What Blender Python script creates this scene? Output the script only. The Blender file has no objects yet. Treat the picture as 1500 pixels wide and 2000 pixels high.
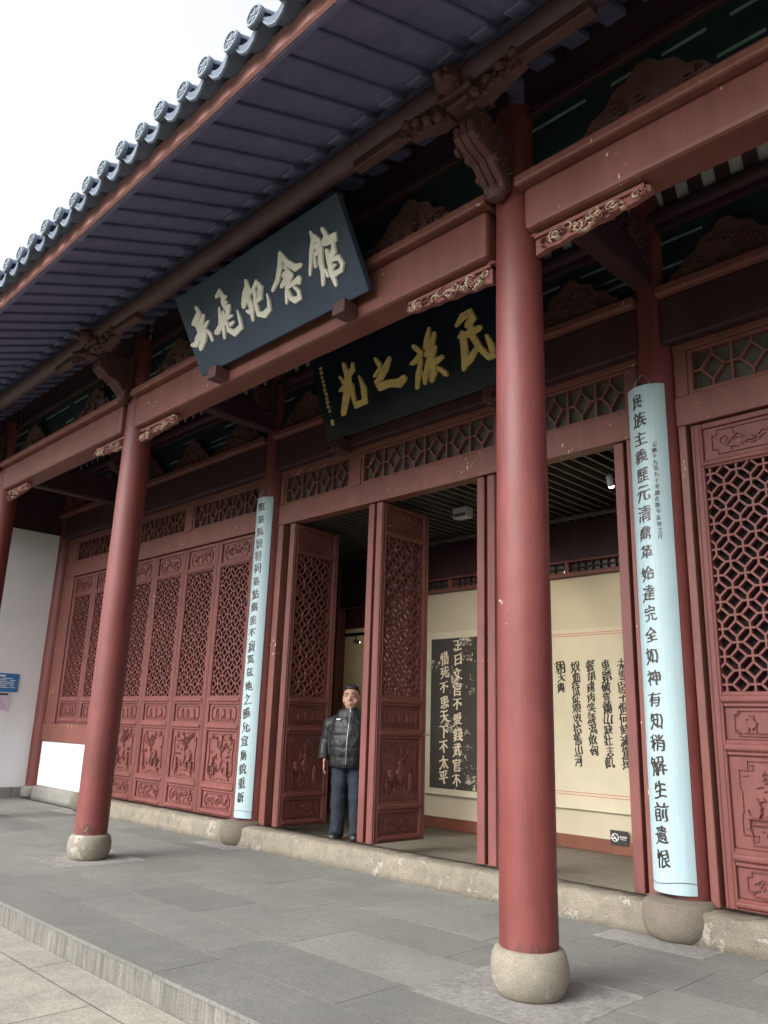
import bpy, bmesh, math, random, mathutils
from math import sin, cos, pi, radians, sqrt, atan2
from mathutils import Vector, Matrix

S = bpy.context.scene
COL = S.collection

# ------------------------------------------------------------------ camera
cam_d = bpy.data.cameras.new("camera")
cam = bpy.data.objects.new("camera", cam_d)
COL.objects.link(cam)
S.camera = cam
cam_d.sensor_fit = 'HORIZONTAL'
cam_d.sensor_width = 36.0
cam_d.lens = 36.0 * 1548.1 / 1500.0
cam_d.clip_start = 0.05
cam_d.clip_end = 2000
PITCH, ROLL, YAW = 0.26466, 0.03247, 0.79535
CAM = Vector((2.8687, -4.0241, 1.3809))
_f = Vector((-sin(YAW) * cos(PITCH), cos(YAW) * cos(PITCH), sin(PITCH)))
_r = Vector((cos(YAW), sin(YAW), 0))
_u = _r.cross(_f)
_r2 = cos(ROLL) * _r + sin(ROLL) * _u
_u2 = -sin(ROLL) * _r + cos(ROLL) * _u
M = Matrix((( _r2.x, _u2.x, -_f.x, CAM.x), (_r2.y, _u2.y, -_f.y, CAM.y), (_r2.z, _u2.z, -_f.z, CAM.z), (0, 0, 0, 1)))
cam.matrix_world = M

# ------------------------------------------------------------------ light
SUN_DIR = Vector((-0.12, -0.80, 0.62)).normalized()      # towards the sun
SUN_EL = math.asin(SUN_DIR.z)
SUN_ROT = atan2(SUN_DIR.x, SUN_DIR.y)
W = bpy.data.worlds.new("World")
S.world = W
W.use_nodes = True
wn = W.node_tree
for n in list(wn.nodes):
    wn.nodes.remove(n)
sky = wn.nodes.new('ShaderNodeTexSky')
sky.sky_type = 'NISHITA'
sky.sun_disc = False
sky.sun_elevation = SUN_EL
sky.sun_rotation = SUN_ROT
sky.air_density = 1.0
sky.dust_density = 4.0
hsv = wn.nodes.new('ShaderNodeHueSaturation')
hsv.inputs['Saturation'].default_value = 0.10
bg = wn.nodes.new('ShaderNodeBackground')
bg.inputs['Strength'].default_value = 0.15
wo = wn.nodes.new('ShaderNodeOutputWorld')
wn.links.new(sky.outputs[0], hsv.inputs['Color'])
wn.links.new(hsv.outputs[0], bg.inputs['Color'])
wn.links.new(bg.outputs[0], wo.inputs['Surface'])
sun_d = bpy.data.lights.new("sun", 'SUN')
sun_d.energy = 0.6
sun_d.angle = radians(35)
sun_d.color = (1.0, 0.95, 0.88)
sun = bpy.data.objects.new("sun", sun_d)
COL.objects.link(sun)
sun.rotation_euler = SUN_DIR.to_track_quat('Z', 'Y').to_euler()
S.view_settings.view_transform = 'Standard'
S.view_settings.look = 'None'
S.view_settings.gamma = 1.0
S.view_settings.exposure = 1.6
S.render.engine = 'CYCLES'
S.cycles.max_bounces = 7
S.cycles.diffuse_bounces = 5
S.cycles.use_denoising = True

# ------------------------------------------------------------------ helpers
class MB:
    """collects faces of one mesh"""
    def __init__(s):
        s.v = []; s.f = []; s.tint = {}; s.mi = {}
    def add(s, vs, fs, mi=0, tint=None):
        b = len(s.v)
        s.v.extend([tuple(x) for x in vs])
        for f in fs:
            if mi: s.mi[len(s.f)] = mi
            if tint is not None: s.tint[len(s.f)] = tint
            s.f.append([b + i for i in f])
    def box(s, x0, x1, y0, y1, z0, z1, mi=0, tint=None):
        v = [(x, y, z) for z in (z0, z1) for y in (y0, y1) for x in (x0, x1)]
        s.add(v, [(0, 2, 3, 1), (4, 5, 7, 6), (0, 1, 5, 4), (2, 6, 7, 3), (0, 4, 6, 2), (1, 3, 7, 5)], mi, tint)
    def bar(s, a, b, w, d, up=(0, 1, 0), mi=0):
        """box beam from a to b; d along `up`, w across"""
        a = Vector(a); b = Vector(b); t = (b - a).normalized(); u = Vector(up)
        u = (u - t * u.dot(t)).normalized(); r = t.cross(u)
        vs = []
        for p in (a, b):
            for i, j in ((-1, -1), (1, -1), (1, 1), (-1, 1)):
                vs.append(p + r * (w / 2 * i) + u * (d / 2 * j))
        s.add(vs, [(0, 3, 2, 1), (4, 5, 6, 7), (0, 1, 5, 4), (1, 2, 6, 5), (2, 3, 7, 6), (3, 0, 4, 7)], mi)
    def tube(s, pts, r, n=8, cap=True, mi=0):
        pts = [Vector(p) for p in pts]; k = len(pts)
        rr = r if isinstance(r, (list, tuple)) else [r] * k
        vs = []; ref = None
        for i, p in enumerate(pts):
            t = (pts[min(i + 1, k - 1)] - pts[max(i - 1, 0)]).normalized()
            if ref is None:
                ref = Vector((0, 0, 1)) if abs(t.z) < .9 else Vector((1, 0, 0))
            x = (ref - t * ref.dot(t)).normalized(); y = t.cross(x); ref = x
            for j in range(n):
                a = 2 * pi * j / n
                vs.append(p + (x * cos(a) + y * sin(a)) * rr[i])
        fs = []
        for i in range(k - 1):
            for j in range(n):
                j2 = (j + 1) % n
                fs.append((i * n + j, i * n + j2, (i + 1) * n + j2, (i + 1) * n + j))
        if cap:
            fs.append(tuple(range(n - 1, -1, -1))); fs.append(tuple((k - 1) * n + j for j in range(n)))
        s.add(vs, fs, mi)
    def lathe(s, prof, c=(0, 0, 0), n=32, jit=0.0, rng=None, mi=0):
        vs = []; k = len(prof)
        ph = [(rng.uniform(0, 6.28), rng.uniform(0, 6.28), rng.uniform(0, 6.28)) for _ in range(3)] if rng else None
        for i, (r, z) in enumerate(prof):
            for j in range(n):
                a = 2 * pi * j / n
                q = r
                if jit:
                    q = r * (1 + jit * (sin(2 * a + ph[0][0] + z * 5) + .6 * sin(3 * a + ph[1][0] - z * 9) + .5 * sin(7 * a + ph[2][0] + z * 23)))
                vs.append((c[0] + q * cos(a), c[1] + q * sin(a), c[2] + z))
        fs = []
        for i in range(k - 1):
            for j in range(n):
                j2 = (j + 1) % n
                fs.append((i * n + j, i * n + j2, (i + 1) * n + j2, (i + 1) * n + j))
        fs.append(tuple(range(n - 1, -1, -1))); fs.append(tuple((k - 1) * n + j for j in range(n)))
        s.add(vs, fs, mi)
    def prism(s, poly, fmap, d0, d1, mi=0):
        """poly of (u,v) pushed from depth d0 to d1 through fmap(u,v,d)"""
        n = len(poly)
        area = sum(poly[i][0] * poly[(i + 1) % n][1] - poly[(i + 1) % n][0] * poly[i][1] for i in range(n))
        if area < 0: poly = poly[::-1]
        vs = [fmap(u, v, d0) for u, v in poly] + [fmap(u, v, d1) for u, v in poly]
        fs = [tuple(range(n)), tuple(range(2 * n - 1, n - 1, -1))]
        for i in range(n):
            j = (i + 1) % n
            fs.append((i, i + n, j + n, j))
        s.add(vs, fs, mi)
    def ribbon(s, pts, fmap, h, base=0.0, top=0.6, rnd=True, mi=0):
        """raised stroke: pts of (u,v,width); base depth to base+h out of the plane; narrower on top"""
        P = [Vector((p[0], p[1])) for p in pts]; Wd = [p[2] for p in pts]
        if rnd and len(P) > 1:
            t0 = (P[0] - P[1]).normalized(); t1 = (P[-1] - P[-2]).normalized()
            P = [P[0] + t0 * Wd[0] * .42] + P + [P[-1] + t1 * Wd[-1] * .42]
            Wd = [Wd[0] * .45] + Wd + [Wd[-1] * .45]
        k = len(P); vs = []
        for i in range(k):
            t = P[min(i + 1, k - 1)] - P[max(i - 1, 0)]
            if t.length < 1e-9: t = Vector((1, 0))
            t.normalize(); n = Vector((-t.y, t.x)); w = Wd[i] / 2
            a = P[i] + n * w; b = P[i] - n * w; c = P[i] + n * w * top; d = P[i] - n * w * top
            vs += [fmap(a.x, a.y, base), fmap(c.x, c.y, base + h), fmap(d.x, d.y, base + h), fmap(b.x, b.y, base)]
        fs = []
        for i in range(k - 1):
            o = i * 4
            for j in range(3):
                fs.append((o + j, o + j + 1, o + j + 5, o + j + 4))
        fs.append((0, 3, 2, 1)); o = (k - 1) * 4; fs.append((o, o + 1, o + 2, o + 3))
        s.add(vs, fs, mi)
    def build(s, name, mat=None, parent=None, bevel=0, smooth=False, loc=None, seg=2):
        me = bpy.data.meshes.new(name)
        me.from_pydata(s.v, [], s.f)
        mats = mat if isinstance(mat, (list, tuple)) else [mat]
        for m in mats: me.materials.append(m)
        for k, i in s.mi.items(): me.polygons[k].material_index = i
        if s.tint:
            at = me.attributes.new('tint', 'FLOAT', 'FACE')
            for k, t in s.tint.items(): at.data[k].value = t
        bm = bmesh.new(); bm.from_mesh(me); bmesh.ops.recalc_face_normals(bm, faces=bm.faces); bm.to_mesh(me); bm.free()
        if smooth:
            for p in me.polygons: p.use_smooth = True
        me.update()
        o = bpy.data.objects.new(name, me); COL.objects.link(o)
        if parent: o.parent = parent
        if loc: o.location = loc
        if bevel:
            b = o.modifiers.new('bevel', 'BEVEL'); b.width = bevel; b.segments = seg; b.limit_method = 'ANGLE'; b.angle_limit = radians(40)
        if smooth == 'auto':
            set_auto(me)
        return o

def set_auto(me, ang=40):
    bm = bmesh.new(); bm.from_mesh(me)
    for e in bm.edges:
        if len(e.link_faces) == 2 and e.calc_face_angle(0) > radians(ang): e.smooth = False
    bm.to_mesh(me); bm.free()

def tag(o, label=None, cat=None, group=None, kind=None):
    if label: o['label'] = label
    if cat: o['category'] = cat
    if group: o['group'] = group
    if kind: o['kind'] = kind
    return o

def empty(name, loc=(0, 0, 0), rz=0, parent=None):
    o = bpy.data.objects.new(name, None); COL.objects.link(o)
    o.location = loc; o.rotation_euler = (0, 0, rz); o.empty_display_size = .2
    if parent: o.parent = parent
    return o

def dup(o, parent, loc=None, rz=None):
    c = o.copy(); COL.objects.link(c); c.parent = parent
    if loc is not None: c.location = loc
    if rz is not None: c.rotation_euler = (0, 0, rz)
    for ch in list(o.children):
        d = ch.copy(); COL.objects.link(d); d.parent = c
    return c

# ------------------------------------------------------------------ materials
def N(nt, t, **kw):
    n = nt.nodes.new(t)
    for k, v in kw.items(): setattr(n, k, v)
    return n

def base_mat(name, rough=.6, spec=.35):
    m = bpy.data.materials.new(name); m.use_nodes = True; nt = m.node_tree
    b = nt.nodes['Principled BSDF']; b.inputs['Roughness'].default_value = rough
    b.inputs['Specular IOR Level'].default_value = spec
    return m, nt, b

def coords(nt, scale=(1, 1, 1)):
    tc = N(nt, 'ShaderNodeTexCoord'); mp = N(nt, 'ShaderNodeMapping'); oi = N(nt, 'ShaderNodeObjectInfo')
    mul = N(nt, 'ShaderNodeMath', operation='MULTIPLY'); mul.inputs[1].default_value = 17.0
    nt.links.new(oi.outputs['Random'], mul.inputs[0]); nt.links.new(mul.outputs[0], mp.inputs['Location'])
    mp.inputs['Scale'].default_value = scale
    nt.links.new(tc.outputs['Object'], mp.inputs['Vector'])
    return mp.outputs[0]

def noise(nt, vec, scale, detail=4, rough=.55):
    n = N(nt, 'ShaderNodeTexNoise'); n.inputs['Scale'].default_value = scale
    n.inputs['Detail'].default_value = detail; n.inputs['Roughness'].default_value = rough
    nt.links.new(vec, n.inputs['Vector']); return n.outputs['Fac']

def ramp(nt, fac, stops):
    r = N(nt, 'ShaderNodeValToRGB'); e = r.color_ramp.elements
    while len(e) < len(stops): e.new(.5)
    for i, (p, c) in enumerate(stops):
        e[i].position = p
        e[i].color = (c, c, c, 1) if not isinstance(c, (tuple, list)) else (*c[:3], 1)
    nt.links.new(fac, r.inputs['Fac']); return r.outputs['Color']

def mix(nt, fac, a, b, mode='MIX'):
    m = N(nt, 'ShaderNodeMix', data_type='RGBA', blend_type=mode)
    for sock, val in ((m.inputs['Factor'], fac), (m.inputs['A'], a), (m.inputs['B'], b)):
        if hasattr(val, 'is_linked') or hasattr(val, 'node'):
            nt.links.new(val, sock)
        elif isinstance(val, (tuple, list)): sock.default_value = (*val[:3], 1)
        else: sock.default_value = val
    return m.outputs['Result']

def bump(nt, b, h, strength=.3, dist=.01):
    n = N(nt, 'ShaderNodeBump'); n.inputs['Strength'].default_value = strength; n.inputs['Distance'].default_value = dist
    nt.links.new(h, n.inputs['Height']); nt.links.new(n.outputs[0], b.inputs['Normal'])

def paint(name, col, rough=.5, chips=.70, chipcol=(.55, .42, .33), grain=(14, 14, 1.2), var=.25, spec=.4, foot=False):
    """old oil paint on timber: blotchy tone, faint grain, small flecks where it has chipped"""
    m, nt, b = base_mat(name, rough, spec)
    v = coords(nt); vg = coords(nt, grain)
    big = noise(nt, v, 1.7, 5); fine = noise(nt, vg, 6, 5, .6)
    dk = tuple(c * (1 - var) for c in col); lt = tuple(min(1, c * (1 + var * .8)) for c in col)
    c = ramp(nt, big, [(.3, dk), (.7, lt)])
    c = mix(nt, .35, c, ramp(nt, fine, [(.3, tuple(x * .7 for x in col)), (.7, tuple(min(1, x * 1.2) for x in col))]))
    vst = coords(nt, (1, 1, .10)); stv = noise(nt, vst, 13, 5, .62); fade = noise(nt, coords(nt, (1, 1, .5)), 3.4, 5, .6)
    c = mix(nt, ramp(nt, stv, [(.44, .0), (.66, .42)]), c, tuple(x * .55 for x in col))
    c = mix(nt, ramp(nt, fade, [(.50, .0), (.72, .38)]), c, tuple(min(1, x * 1.25 + .014) for x in col))
    if foot:
        tc = N(nt, 'ShaderNodeTexCoord'); sx = N(nt, 'ShaderNodeSeparateXYZ'); nt.links.new(tc.outputs['Object'], sx.inputs[0])
        pe = noise(nt, coords(nt, (1, 1, .6)), 9, 5, .7)
        ad = N(nt, 'ShaderNodeMath', operation='MULTIPLY_ADD'); nt.links.new(sx.outputs['Z'], ad.inputs[0]); ad.inputs[1].default_value = -.55; nt.links.new(pe, ad.inputs[2])
        c = mix(nt, ramp(nt, ad.outputs[0], [(.36, 0), (.42, .8)]), c, (.070, .026, .022))
        c = mix(nt, ramp(nt, ad.outputs[0], [(.50, 0), (.53, .8)]), c, (.42, .36, .30))
    if chips:
        vc = coords(nt, (1, 1, .45)); sp = noise(nt, vc, 38, 2, .5); reg = noise(nt, v, 2.6, 2)
        sm = N(nt, 'ShaderNodeMath', operation='MULTIPLY'); nt.links.new(sp, sm.inputs[0])
        rr = ramp(nt, reg, [(.40, .82), (.75, 1.12)]); nt.links.new(rr, sm.inputs[1])
        c = mix(nt, ramp(nt, sm.outputs[0], [(chips, 0), (chips + .025, 1)]), c, chipcol)
    nt.links.new(c, b.inputs['Base Color'])
    rg = N(nt, 'ShaderNodeMapRange'); rg.inputs['To Min'].default_value = rough - .1; rg.inputs['To Max'].default_value = rough + .15
    nt.links.new(big, rg.inputs['Value']); nt.links.new(rg.outputs[0], b.inputs['Roughness'])
    bump(nt, b, fine, .22, .006)
    return m

def stone(name, c1, c2, scale=9, rough=.85, stain=None, bumps=.5, streak=False, tint=False):
    m, nt, b = base_mat(name, rough, .25)
    v = coords(nt); a = noise(nt, v, scale, 8, .65); sp = noise(nt, v, scale * 12, 3, .7); bg_ = noise(nt, v, 1.3, 4)
    c = ramp(nt, a, [(.3, c1), (.7, c2)])
    c = mix(nt, .45, c, mix(nt, ramp(nt, sp, [(.35, 0), (.65, 1)]), tuple(x * .65 for x in c1), tuple(min(1, x * 1.25) for x in c2)))
    c = mix(nt, ramp(nt, bg_, [(.35, 0), (.7, .5)]), c, tuple(x * .8 for x in c1))
    if streak:
        vs = coords(nt, (1, 1, .09)); st = noise(nt, vs, 20, 5, .65)
        c = mix(nt, ramp(nt, st, [(.42, 0), (.62, .55)]), c, tuple(x * .42 for x in c1))
        st2 = noise(nt, vs, 27, 4, .6)
        c = mix(nt, ramp(nt, st2, [(.58, 0), (.7, .35)]), c, tuple(min(1, x * 1.35) for x in c2))
    if stain:
        w = noise(nt, v, 15, 7, .75); w2 = noise(nt, v, 2.6, 3)
        mm = N(nt, 'ShaderNodeMath', operation='MULTIPLY'); nt.links.new(w, mm.inputs[0]); nt.links.new(w2, mm.inputs[1])
        c = mix(nt, ramp(nt, mm.outputs[0], [(.31, 0), (.36, .7)]), c, stain)
    if tint:
        at = N(nt, 'ShaderNodeAttribute', attribute_name='tint')
        c = mix(nt, 1.0, c, at.outputs['Color'], 'MULTIPLY')
    nt.links.new(c, b.inputs['Base Color'])
    bump(nt, b, a if bumps < .45 else sp, bumps, .012)
    return m

def plain(name, col, rough=.5, var=.12, scale=6, spec=.4, metal=0, bumps=.12):
    m, nt, b = base_mat(name, rough, spec)
    v = coords(nt); a = noise(nt, v, scale, 5)
    nt.links.new(ramp(nt, a, [(.3, tuple(c * (1 - var) for c in col)), (.7, tuple(min(1, c * (1 + var)) for c in col))]), b.inputs['Base Color'])
    b.inputs['Metallic'].default_value = metal
    if bumps: bump(nt, b, noise(nt, v, scale * 8, 4), bumps, .004)
    return m

def glow(name, col, strength):
    m = bpy.data.materials.new(name); m.use_nodes = True; nt = m.node_tree
    b = nt.nodes['Principled BSDF']; b.inputs['Emission Color'].default_value = (*col, 1); b.inputs['Emission Strength'].default_value = strength
    b.inputs['Base Color'].default_value = (*col, 1)
    return m

RED = (.158, .054, .042)
m_red = paint('red_paint', RED)
m_door = paint('door_red_paint', (.142, .042, .036), .55, .77)
m_col = paint('column_red_paint', (.136, .030, .026), .50, .80, (.62, .50, .38), foot=True)
m_dark = paint('shade_darkened_red', (.042, .014, .017), .6, 0)  # timber red with the shade under the eave put into its base colour
m_soffit = paint('soffit_veil_blue', (.115, .115, .200), .65, 0)  # blue haze of lens glare mixed into the soffit colour
m_purl = paint('purlin_paint', (.085, .045, .050), .55, .76)
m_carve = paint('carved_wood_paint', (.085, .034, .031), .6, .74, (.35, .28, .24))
m_open = paint('bracket_red_paint', (.20, .068, .056), .6, 0)
m_cream = plain('worn_cream_edge', (.44, .33, .25), .7)
m_fascia = paint('fascia_bloom_pink', (.70, .34, .33), .5, .74)  # red board lightened to pink, bloom at the roof edge put into the colour
m_drum = stone('drum_stone', (.150, .132, .100), (.270, .245, .195), 11, .85, (.37, .35, .31))
m_drumB = stone('worn_drum_stone', (.115, .097, .076), (.205, .178, .142), 9, .85)
m_sill = stone('sill_stone', (.125, .110, .084), (.300, .268, .208), 10, .9, (.38, .355, .30), .9)
m_plinth = stone('plinth_stone', (.16, .155, .14), (.26, .25, .225), 8, .9, None, .4)
m_slab = stone('terrace_slab_stone', (.130, .130, .121), (.190, .189, .174), 5, .75, None, .3, False, True)
m_riser = stone('riser_stone', (.125, .118, .102), (.20, .19, .166), 9, .9, None, .5, True)
m_pad = stone('granite_pad', (.10, .094, .090), (.50, .475, .45), 26, .9, None, .9)
m_floor = stone('interior_floor_stone', (.13, .115, .09), (.20, .18, .145), 5, .55, None, .3, False, True)
m_tile = stone('roof_tile_clay', (.085, .105, .15), (.16, .195, .26), 14, .75, None, .4)  # grey-blue clay, with extra blue put in for the lens haze
m_tilerim = stone('tile_rim_clay', (.17, .20, .235), (.28, .32, .36), 20, .75, None, .4)
m_white = plain('white_plaster', (.66, .66, .665), .85, .05, 2.5, .2, 0, .3)
m_wall = plain('cream_plaster', (.50, .435, .315), .85, .05, 2.5, .2, 0, .2)
m_ceilw = plain('ceiling_board_white', (.50, .52, .50), .8, .08)
m_green = plain('dark_green_board', (.009, .020, .023), .5, .3)
m_stripe = plain('pale_green_stripe', (.14, .21, .20), .6, .3)
m_glass = plain('dim_window_glass', (.085, .078, .066), .22, .35, 2.0, .5, 0, .05)
m_black = plain('black_ceiling', (.012, .012, .014), .8)
m_slat = plain('grey_slat_metal', (.062, .060, .055), .5)
m_wood = paint('skirting_wood', (.17, .058, .032), .5, 0)
m_plq1 = plain('slate_blue_lacquer', (.034, .050, .078), .55, .15, 3, .3)
m_plq2 = plain('black_lacquer', (.005, .010, .017), .28, .3, 2.5, .5)
m_silver = plain('pale_gilt', (.66, .63, .55), .45, .1, 8, .5, 0)
m_gold = plain('gold_leaf', (.72, .53, .20), .38, .15, 12, .5, .25)
m_couplet, nt, b = base_mat('pale_cyan_lacquer', .34, .45)
_g = noise(nt, coords(nt, (1, 1, .04)), 55, 5, .65); _b = noise(nt, coords(nt, (1, 1, .3)), 2.2, 4)
c = ramp(nt, _g, [(.35, (.300, .415, .455)), (.68, (.355, .470, .500))])
c = mix(nt, ramp(nt, _b, [(.4, 0), (.75, .5)]), c, (.375, .465, .455))
nt.links.new(c, b.inputs['Base Color']); bump(nt, b, _g, .10, .003)
rg = N(nt, 'ShaderNodeMapRange'); rg.inputs['To Min'].default_value = .25; rg.inputs['To Max'].default_value = .5
nt.links.new(_b, rg.inputs['Value']); nt.links.new(rg.outputs[0], b.inputs['Roughness'])
m_ink = plain('brown_black_lacquer', (.034, .022, .017), .3, .3)
m_wire = plain('steel_wire', (.30, .31, .31), .4, .1, 6, .5, .8)
m_brass = plain('brass', (.30, .22, .12), .35, .1, 6, .5, .9)
m_paper = plain('cream_paper', (.55, .49, .36), .9, .05, 5, .2)
m_ink2 = plain('black_ink', (.020, .016, .014), .6, .2)
m_redline = plain('red_line_ink', (.45, .10, .06), .7)
m_fixture = plain('grey_fixture_plastic', (.34, .36, .36), .5)

def rubbing_mat():
    m, nt, b = base_mat('ink_rubbing', .8, .2); v = coords(nt)
    a = noise(nt, v, 30, 5, .75); r = noise(nt, v, 3.2, 3)
    mm = N(nt, 'ShaderNodeMath', operation='MULTIPLY'); nt.links.new(a, mm.inputs[0]); nt.links.new(r, mm.inputs[1])
    c = mix(nt, ramp(nt, mm.outputs[0], [(.325, 0), (.37, 1)]), (.055, .048, .042), (.60, .52, .38))
    nt.links.new(c, b.inputs['Base Color']); return m
m_rub = rubbing_mat()

# ------------------------------------------------------------------ text
_glyph = {}
def glyph(ch, bold=.012):
    """outline of one written character, centred, em = 1, as (verts2d, faces)"""
    k = (ch, bold)
    if k in _glyph: return _glyph[k]
    cu = bpy.data.curves.new('glyph', 'FONT'); cu.body = ch; cu.resolution_u = 3
    o = bpy.data.objects.new('glyph', cu); COL.objects.link(o)
    me = bpy.data.meshes.new_from_object(o.evaluated_get(bpy.context.evaluated_depsgraph_get()))
    bm = bmesh.new(); bm.from_mesh(me)
    bmesh.ops.remove_doubles(bm, verts=bm.verts, dist=1e-4)
    xs = [v.co.x for v in bm.verts]; ys = [v.co.y for v in bm.verts]
    cx, cy = (min(xs) + max(xs)) / 2, (min(ys) + max(ys)) / 2
    for v in bm.verts: v.co.x -= cx; v.co.y -= cy; v.co.z = 0
    for q in [i * .09 - .54 for i in range(13)]:
        g = bm.verts[:] + bm.edges[:] + bm.faces[:]
        bmesh.ops.bisect_plane(bm, geom=g, plane_co=(q, 0, 0), plane_no=(1, 0, 0))
        g = bm.verts[:] + bm.edges[:] + bm.faces[:]
        bmesh.ops.bisect_plane(bm, geom=g, plane_co=(0, q, 0), plane_no=(0, 1, 0))
    bm.verts.ensure_lookup_table(); bm.verts.index_update()
    res = ([(v.co.x, v.co.y) for v in bm.verts], [[v.index for v in f.verts] for f in bm.faces],
           [(e.verts[0].index, e.verts[1].index) for e in bm.edges if len(e.link_faces) == 1])
    bm.free(); bpy.data.objects.remove(o); bpy.data.curves.remove(cu); bpy.data.meshes.remove(me)
    _glyph[k] = res
    return res

def write(mb, ch, u, v, size, fmap, base, h, rng, bold=.012, brush=1.0):
    """one character with a hand-written slant, put through fmap"""
    vs, fs, ed = glyph(ch, 0)
    tl = rng.uniform(.06, .16) * brush; sh = rng.uniform(-.12, .02) * brush; rt = rng.uniform(-.05, .05) * brush
    sx = rng.uniform(.82, 1.0) if brush else 1; sy = rng.uniform(.92, 1.1) if brush else 1
    p1, p2 = rng.uniform(0, 6), rng.uniform(0, 6)
    P = []
    for x, y in vs:
        x2 = x * sx + .022 * brush * sin(9 * y + p1) + .010 * brush * sin(23 * x + p2)
        y2 = y * sy + .022 * brush * sin(8 * x + p2) + .010 * brush * sin(21 * y + p1) - .10 * brush * x * x
        x3 = x2 + sh * y2 - rt * y2; y3 = y2 + tl * x2 + rt * x2
        P.append((u + x3 * size, v + y3 * size))
    n = len(P)
    for k, (dx, dy) in enumerate(((0, 0), (1.25, .5), (-1.25, -.5), (.65, .3), (-.65, -.3)) if bold > .008 else ((0, 0),)):
        dx *= bold * size; dy *= bold * size; hk = h + k * .00025
        V = [fmap(a + dx, b + dy, base) for a, b in P] + [fmap(a + dx, b + dy, base + hk) for a, b in P]
        F = [[i + n for i in f] for f in fs] + [(a, b, b + n, a + n) for a, b in ed]
        mb.add(V, F)

# ------------------------------------------------------------------ setting: ground
g = MB()
g.box(-400, 400, -400, -1.385, -1.2, -.158)
m_ground, nt, b = base_mat('courtyard_stone', .85, .25)
v = coords(nt); br = N(nt, 'ShaderNodeTexBrick'); nt.links.new(N(nt, 'ShaderNodeTexCoord').outputs['Object'], br.inputs['Vector'])
br.inputs['Scale'].default_value = 1.0; br.inputs['Brick Width'].default_value = 1.75; br.inputs['Row Height'].default_value = .82
br.inputs['Mortar Size'].default_value = .006; br.inputs['Mortar Smooth'].default_value = .2
br.inputs['Color1'].default_value = (.285, .280, .262, 1); br.inputs['Color2'].default_value = (.245, .241, .226, 1); br.inputs['Mortar'].default_value = (.10, .095, .085, 1)
a = noise(nt, v, 4, 7, .7); sp = noise(nt, v, 60, 3, .7); pit = noise(nt, v, 28, 2, .5)
c = mix(nt, 1.0, br.outputs['Color'], ramp(nt, a, [(.3, (.74, .73, .70)), (.7, (1.12, 1.11, 1.06))]), 'MULTIPLY')
c = mix(nt, 1.0, c, ramp(nt, sp, [(.3, (.74, .73, .70)), (.7, (1.2, 1.17, 1.10))]), 'MULTIPLY')
c = mix(nt, ramp(nt, pit, [(.68, 0), (.74, .55)]), c, (.14, .13, .11))
nt.links.new(c, b.inputs['Base Color']); bump(nt, b, sp, .35, .01)
tag(g.build('ground', m_ground), kind='structure')

gl = MB(); gl.box(-60, 60, -60, -5.6, -.17, -.150)  # unseen dark sheet added behind the camera to cut ground bounce under the eave
tag(gl.build('bounce_absorber', plain('absorber_dark_green', (.045, .060, .028), .95, .3, 9, .1, 0, .8)), kind='structure')
rng = random.Random(5)
t = MB()
rows = [(-1.385, -.93), (-.928, -.42), (-.418, .16), (.162, .70), (.702, 1.24), (1.242, 1.80)]
for k, (y0, y1) in enumerate(rows):
    x = -13.2 - rng.uniform(0, 1)
    while x < 7:
        L = rng.uniform(1.9, 2.6) if k == 0 else rng.uniform(.9, 1.9)
        t.box(x, x + L - .0048, y0, y1 - .0018, -.022, rng.uniform(-.0006, .0006), tint=rng.choice((.88, .94, .98, 1.02, 1.06, 1.11)) if k else rng.choice((.88, .93, .98)))
        x += L
t.box(-13.6, 6.9, -1.37, 1.79, -.0215, -.004, tint=.28)
tag(t.build('terrace', m_slab), kind='structure')
t = MB(); x = -13.9
while x < 7:
    L = rng.uniform(1.9, 2.7); t.box(x, x + L - .005, -1.378, -1.10, -.6, -.045 + .043); x += L
t2 = MB()
t2.box(-13.9, 7, -1.376, 1.8, -.6, -.0226)
tag(t2.build('terrace_edge', m_riser), kind='structure')
t = MB()
x = -9.38
while x < 4.6:
    y = 2.06
    while y < 7.9:
        t.box(x, x + .896, y, y + .896, .02, .1, tint=rng.choice((.88, .95, 1.0, 1.07)))
        y += .9
    x += .9
tag(t.build('interior_floor', m_floor, bevel=.003, seg=1), kind='structure')

# ------------------------------------------------------------------ the hall
HALL = empty('memorial_hall')
tag(HALL, 'red timber memorial hall with tall round columns, lattice doors and grey tiled eave', 'hall')
XC = [4.03, 0.0, -5.4, -9.43, -11.9]      # column lines
D = 2.05                                    # wall column line

def drum(parent, x, y, z, R, H, mat, seed):
    d = MB(); r = random.Random(seed)
    prof = [(R * .76, 0), (R * .87, H * .10), (R * .96, H * .27), (R, H * .50), (R * .99, H * .68), (R * .94, H * .86), (R * .88, H * .96), (R * .80, H)]
    d.lathe(prof, (x, y, z), 40, .012, r)
    return d.build('stone_base', mat, parent, smooth=True)

def column(x, y, r0, r1, zt, zb=.232):
    c = MB(); prof = []
    for i in range(15):
        f = i / 14; prof.append((r0 + (r1 - r0) * f + .006 * sin(pi * f), zb + (zt - zb) * f))
    c.lathe(prof, (x, y, 0), 40, .004, random.Random(int(x * 10)))
    return c.build('column', m_col, HALL, smooth='auto')

for i, x in enumerate(XC):
    if x < -11: continue
    c = column(x + (.02 if i == 1 else .04 if i == 2 else 0), 0, .163, .149, 5.72)
    drum(c, x + (.02 if i == 1 else .04 if i == 2 else 0), 0, -.004, .217, .242, m_drum, 11 + i)
for i, x in enumerate(XC):
    c = column(x, D, .158, .150, 6.4, .20)
    if x > -11: drum(c, x - .02, 1.905, -.004, .262, .258, m_drumB, 31 + i)
    else: drum(c, x, D - .03, -.004, .20, .20, m_plinth, 31 + i)
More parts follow.
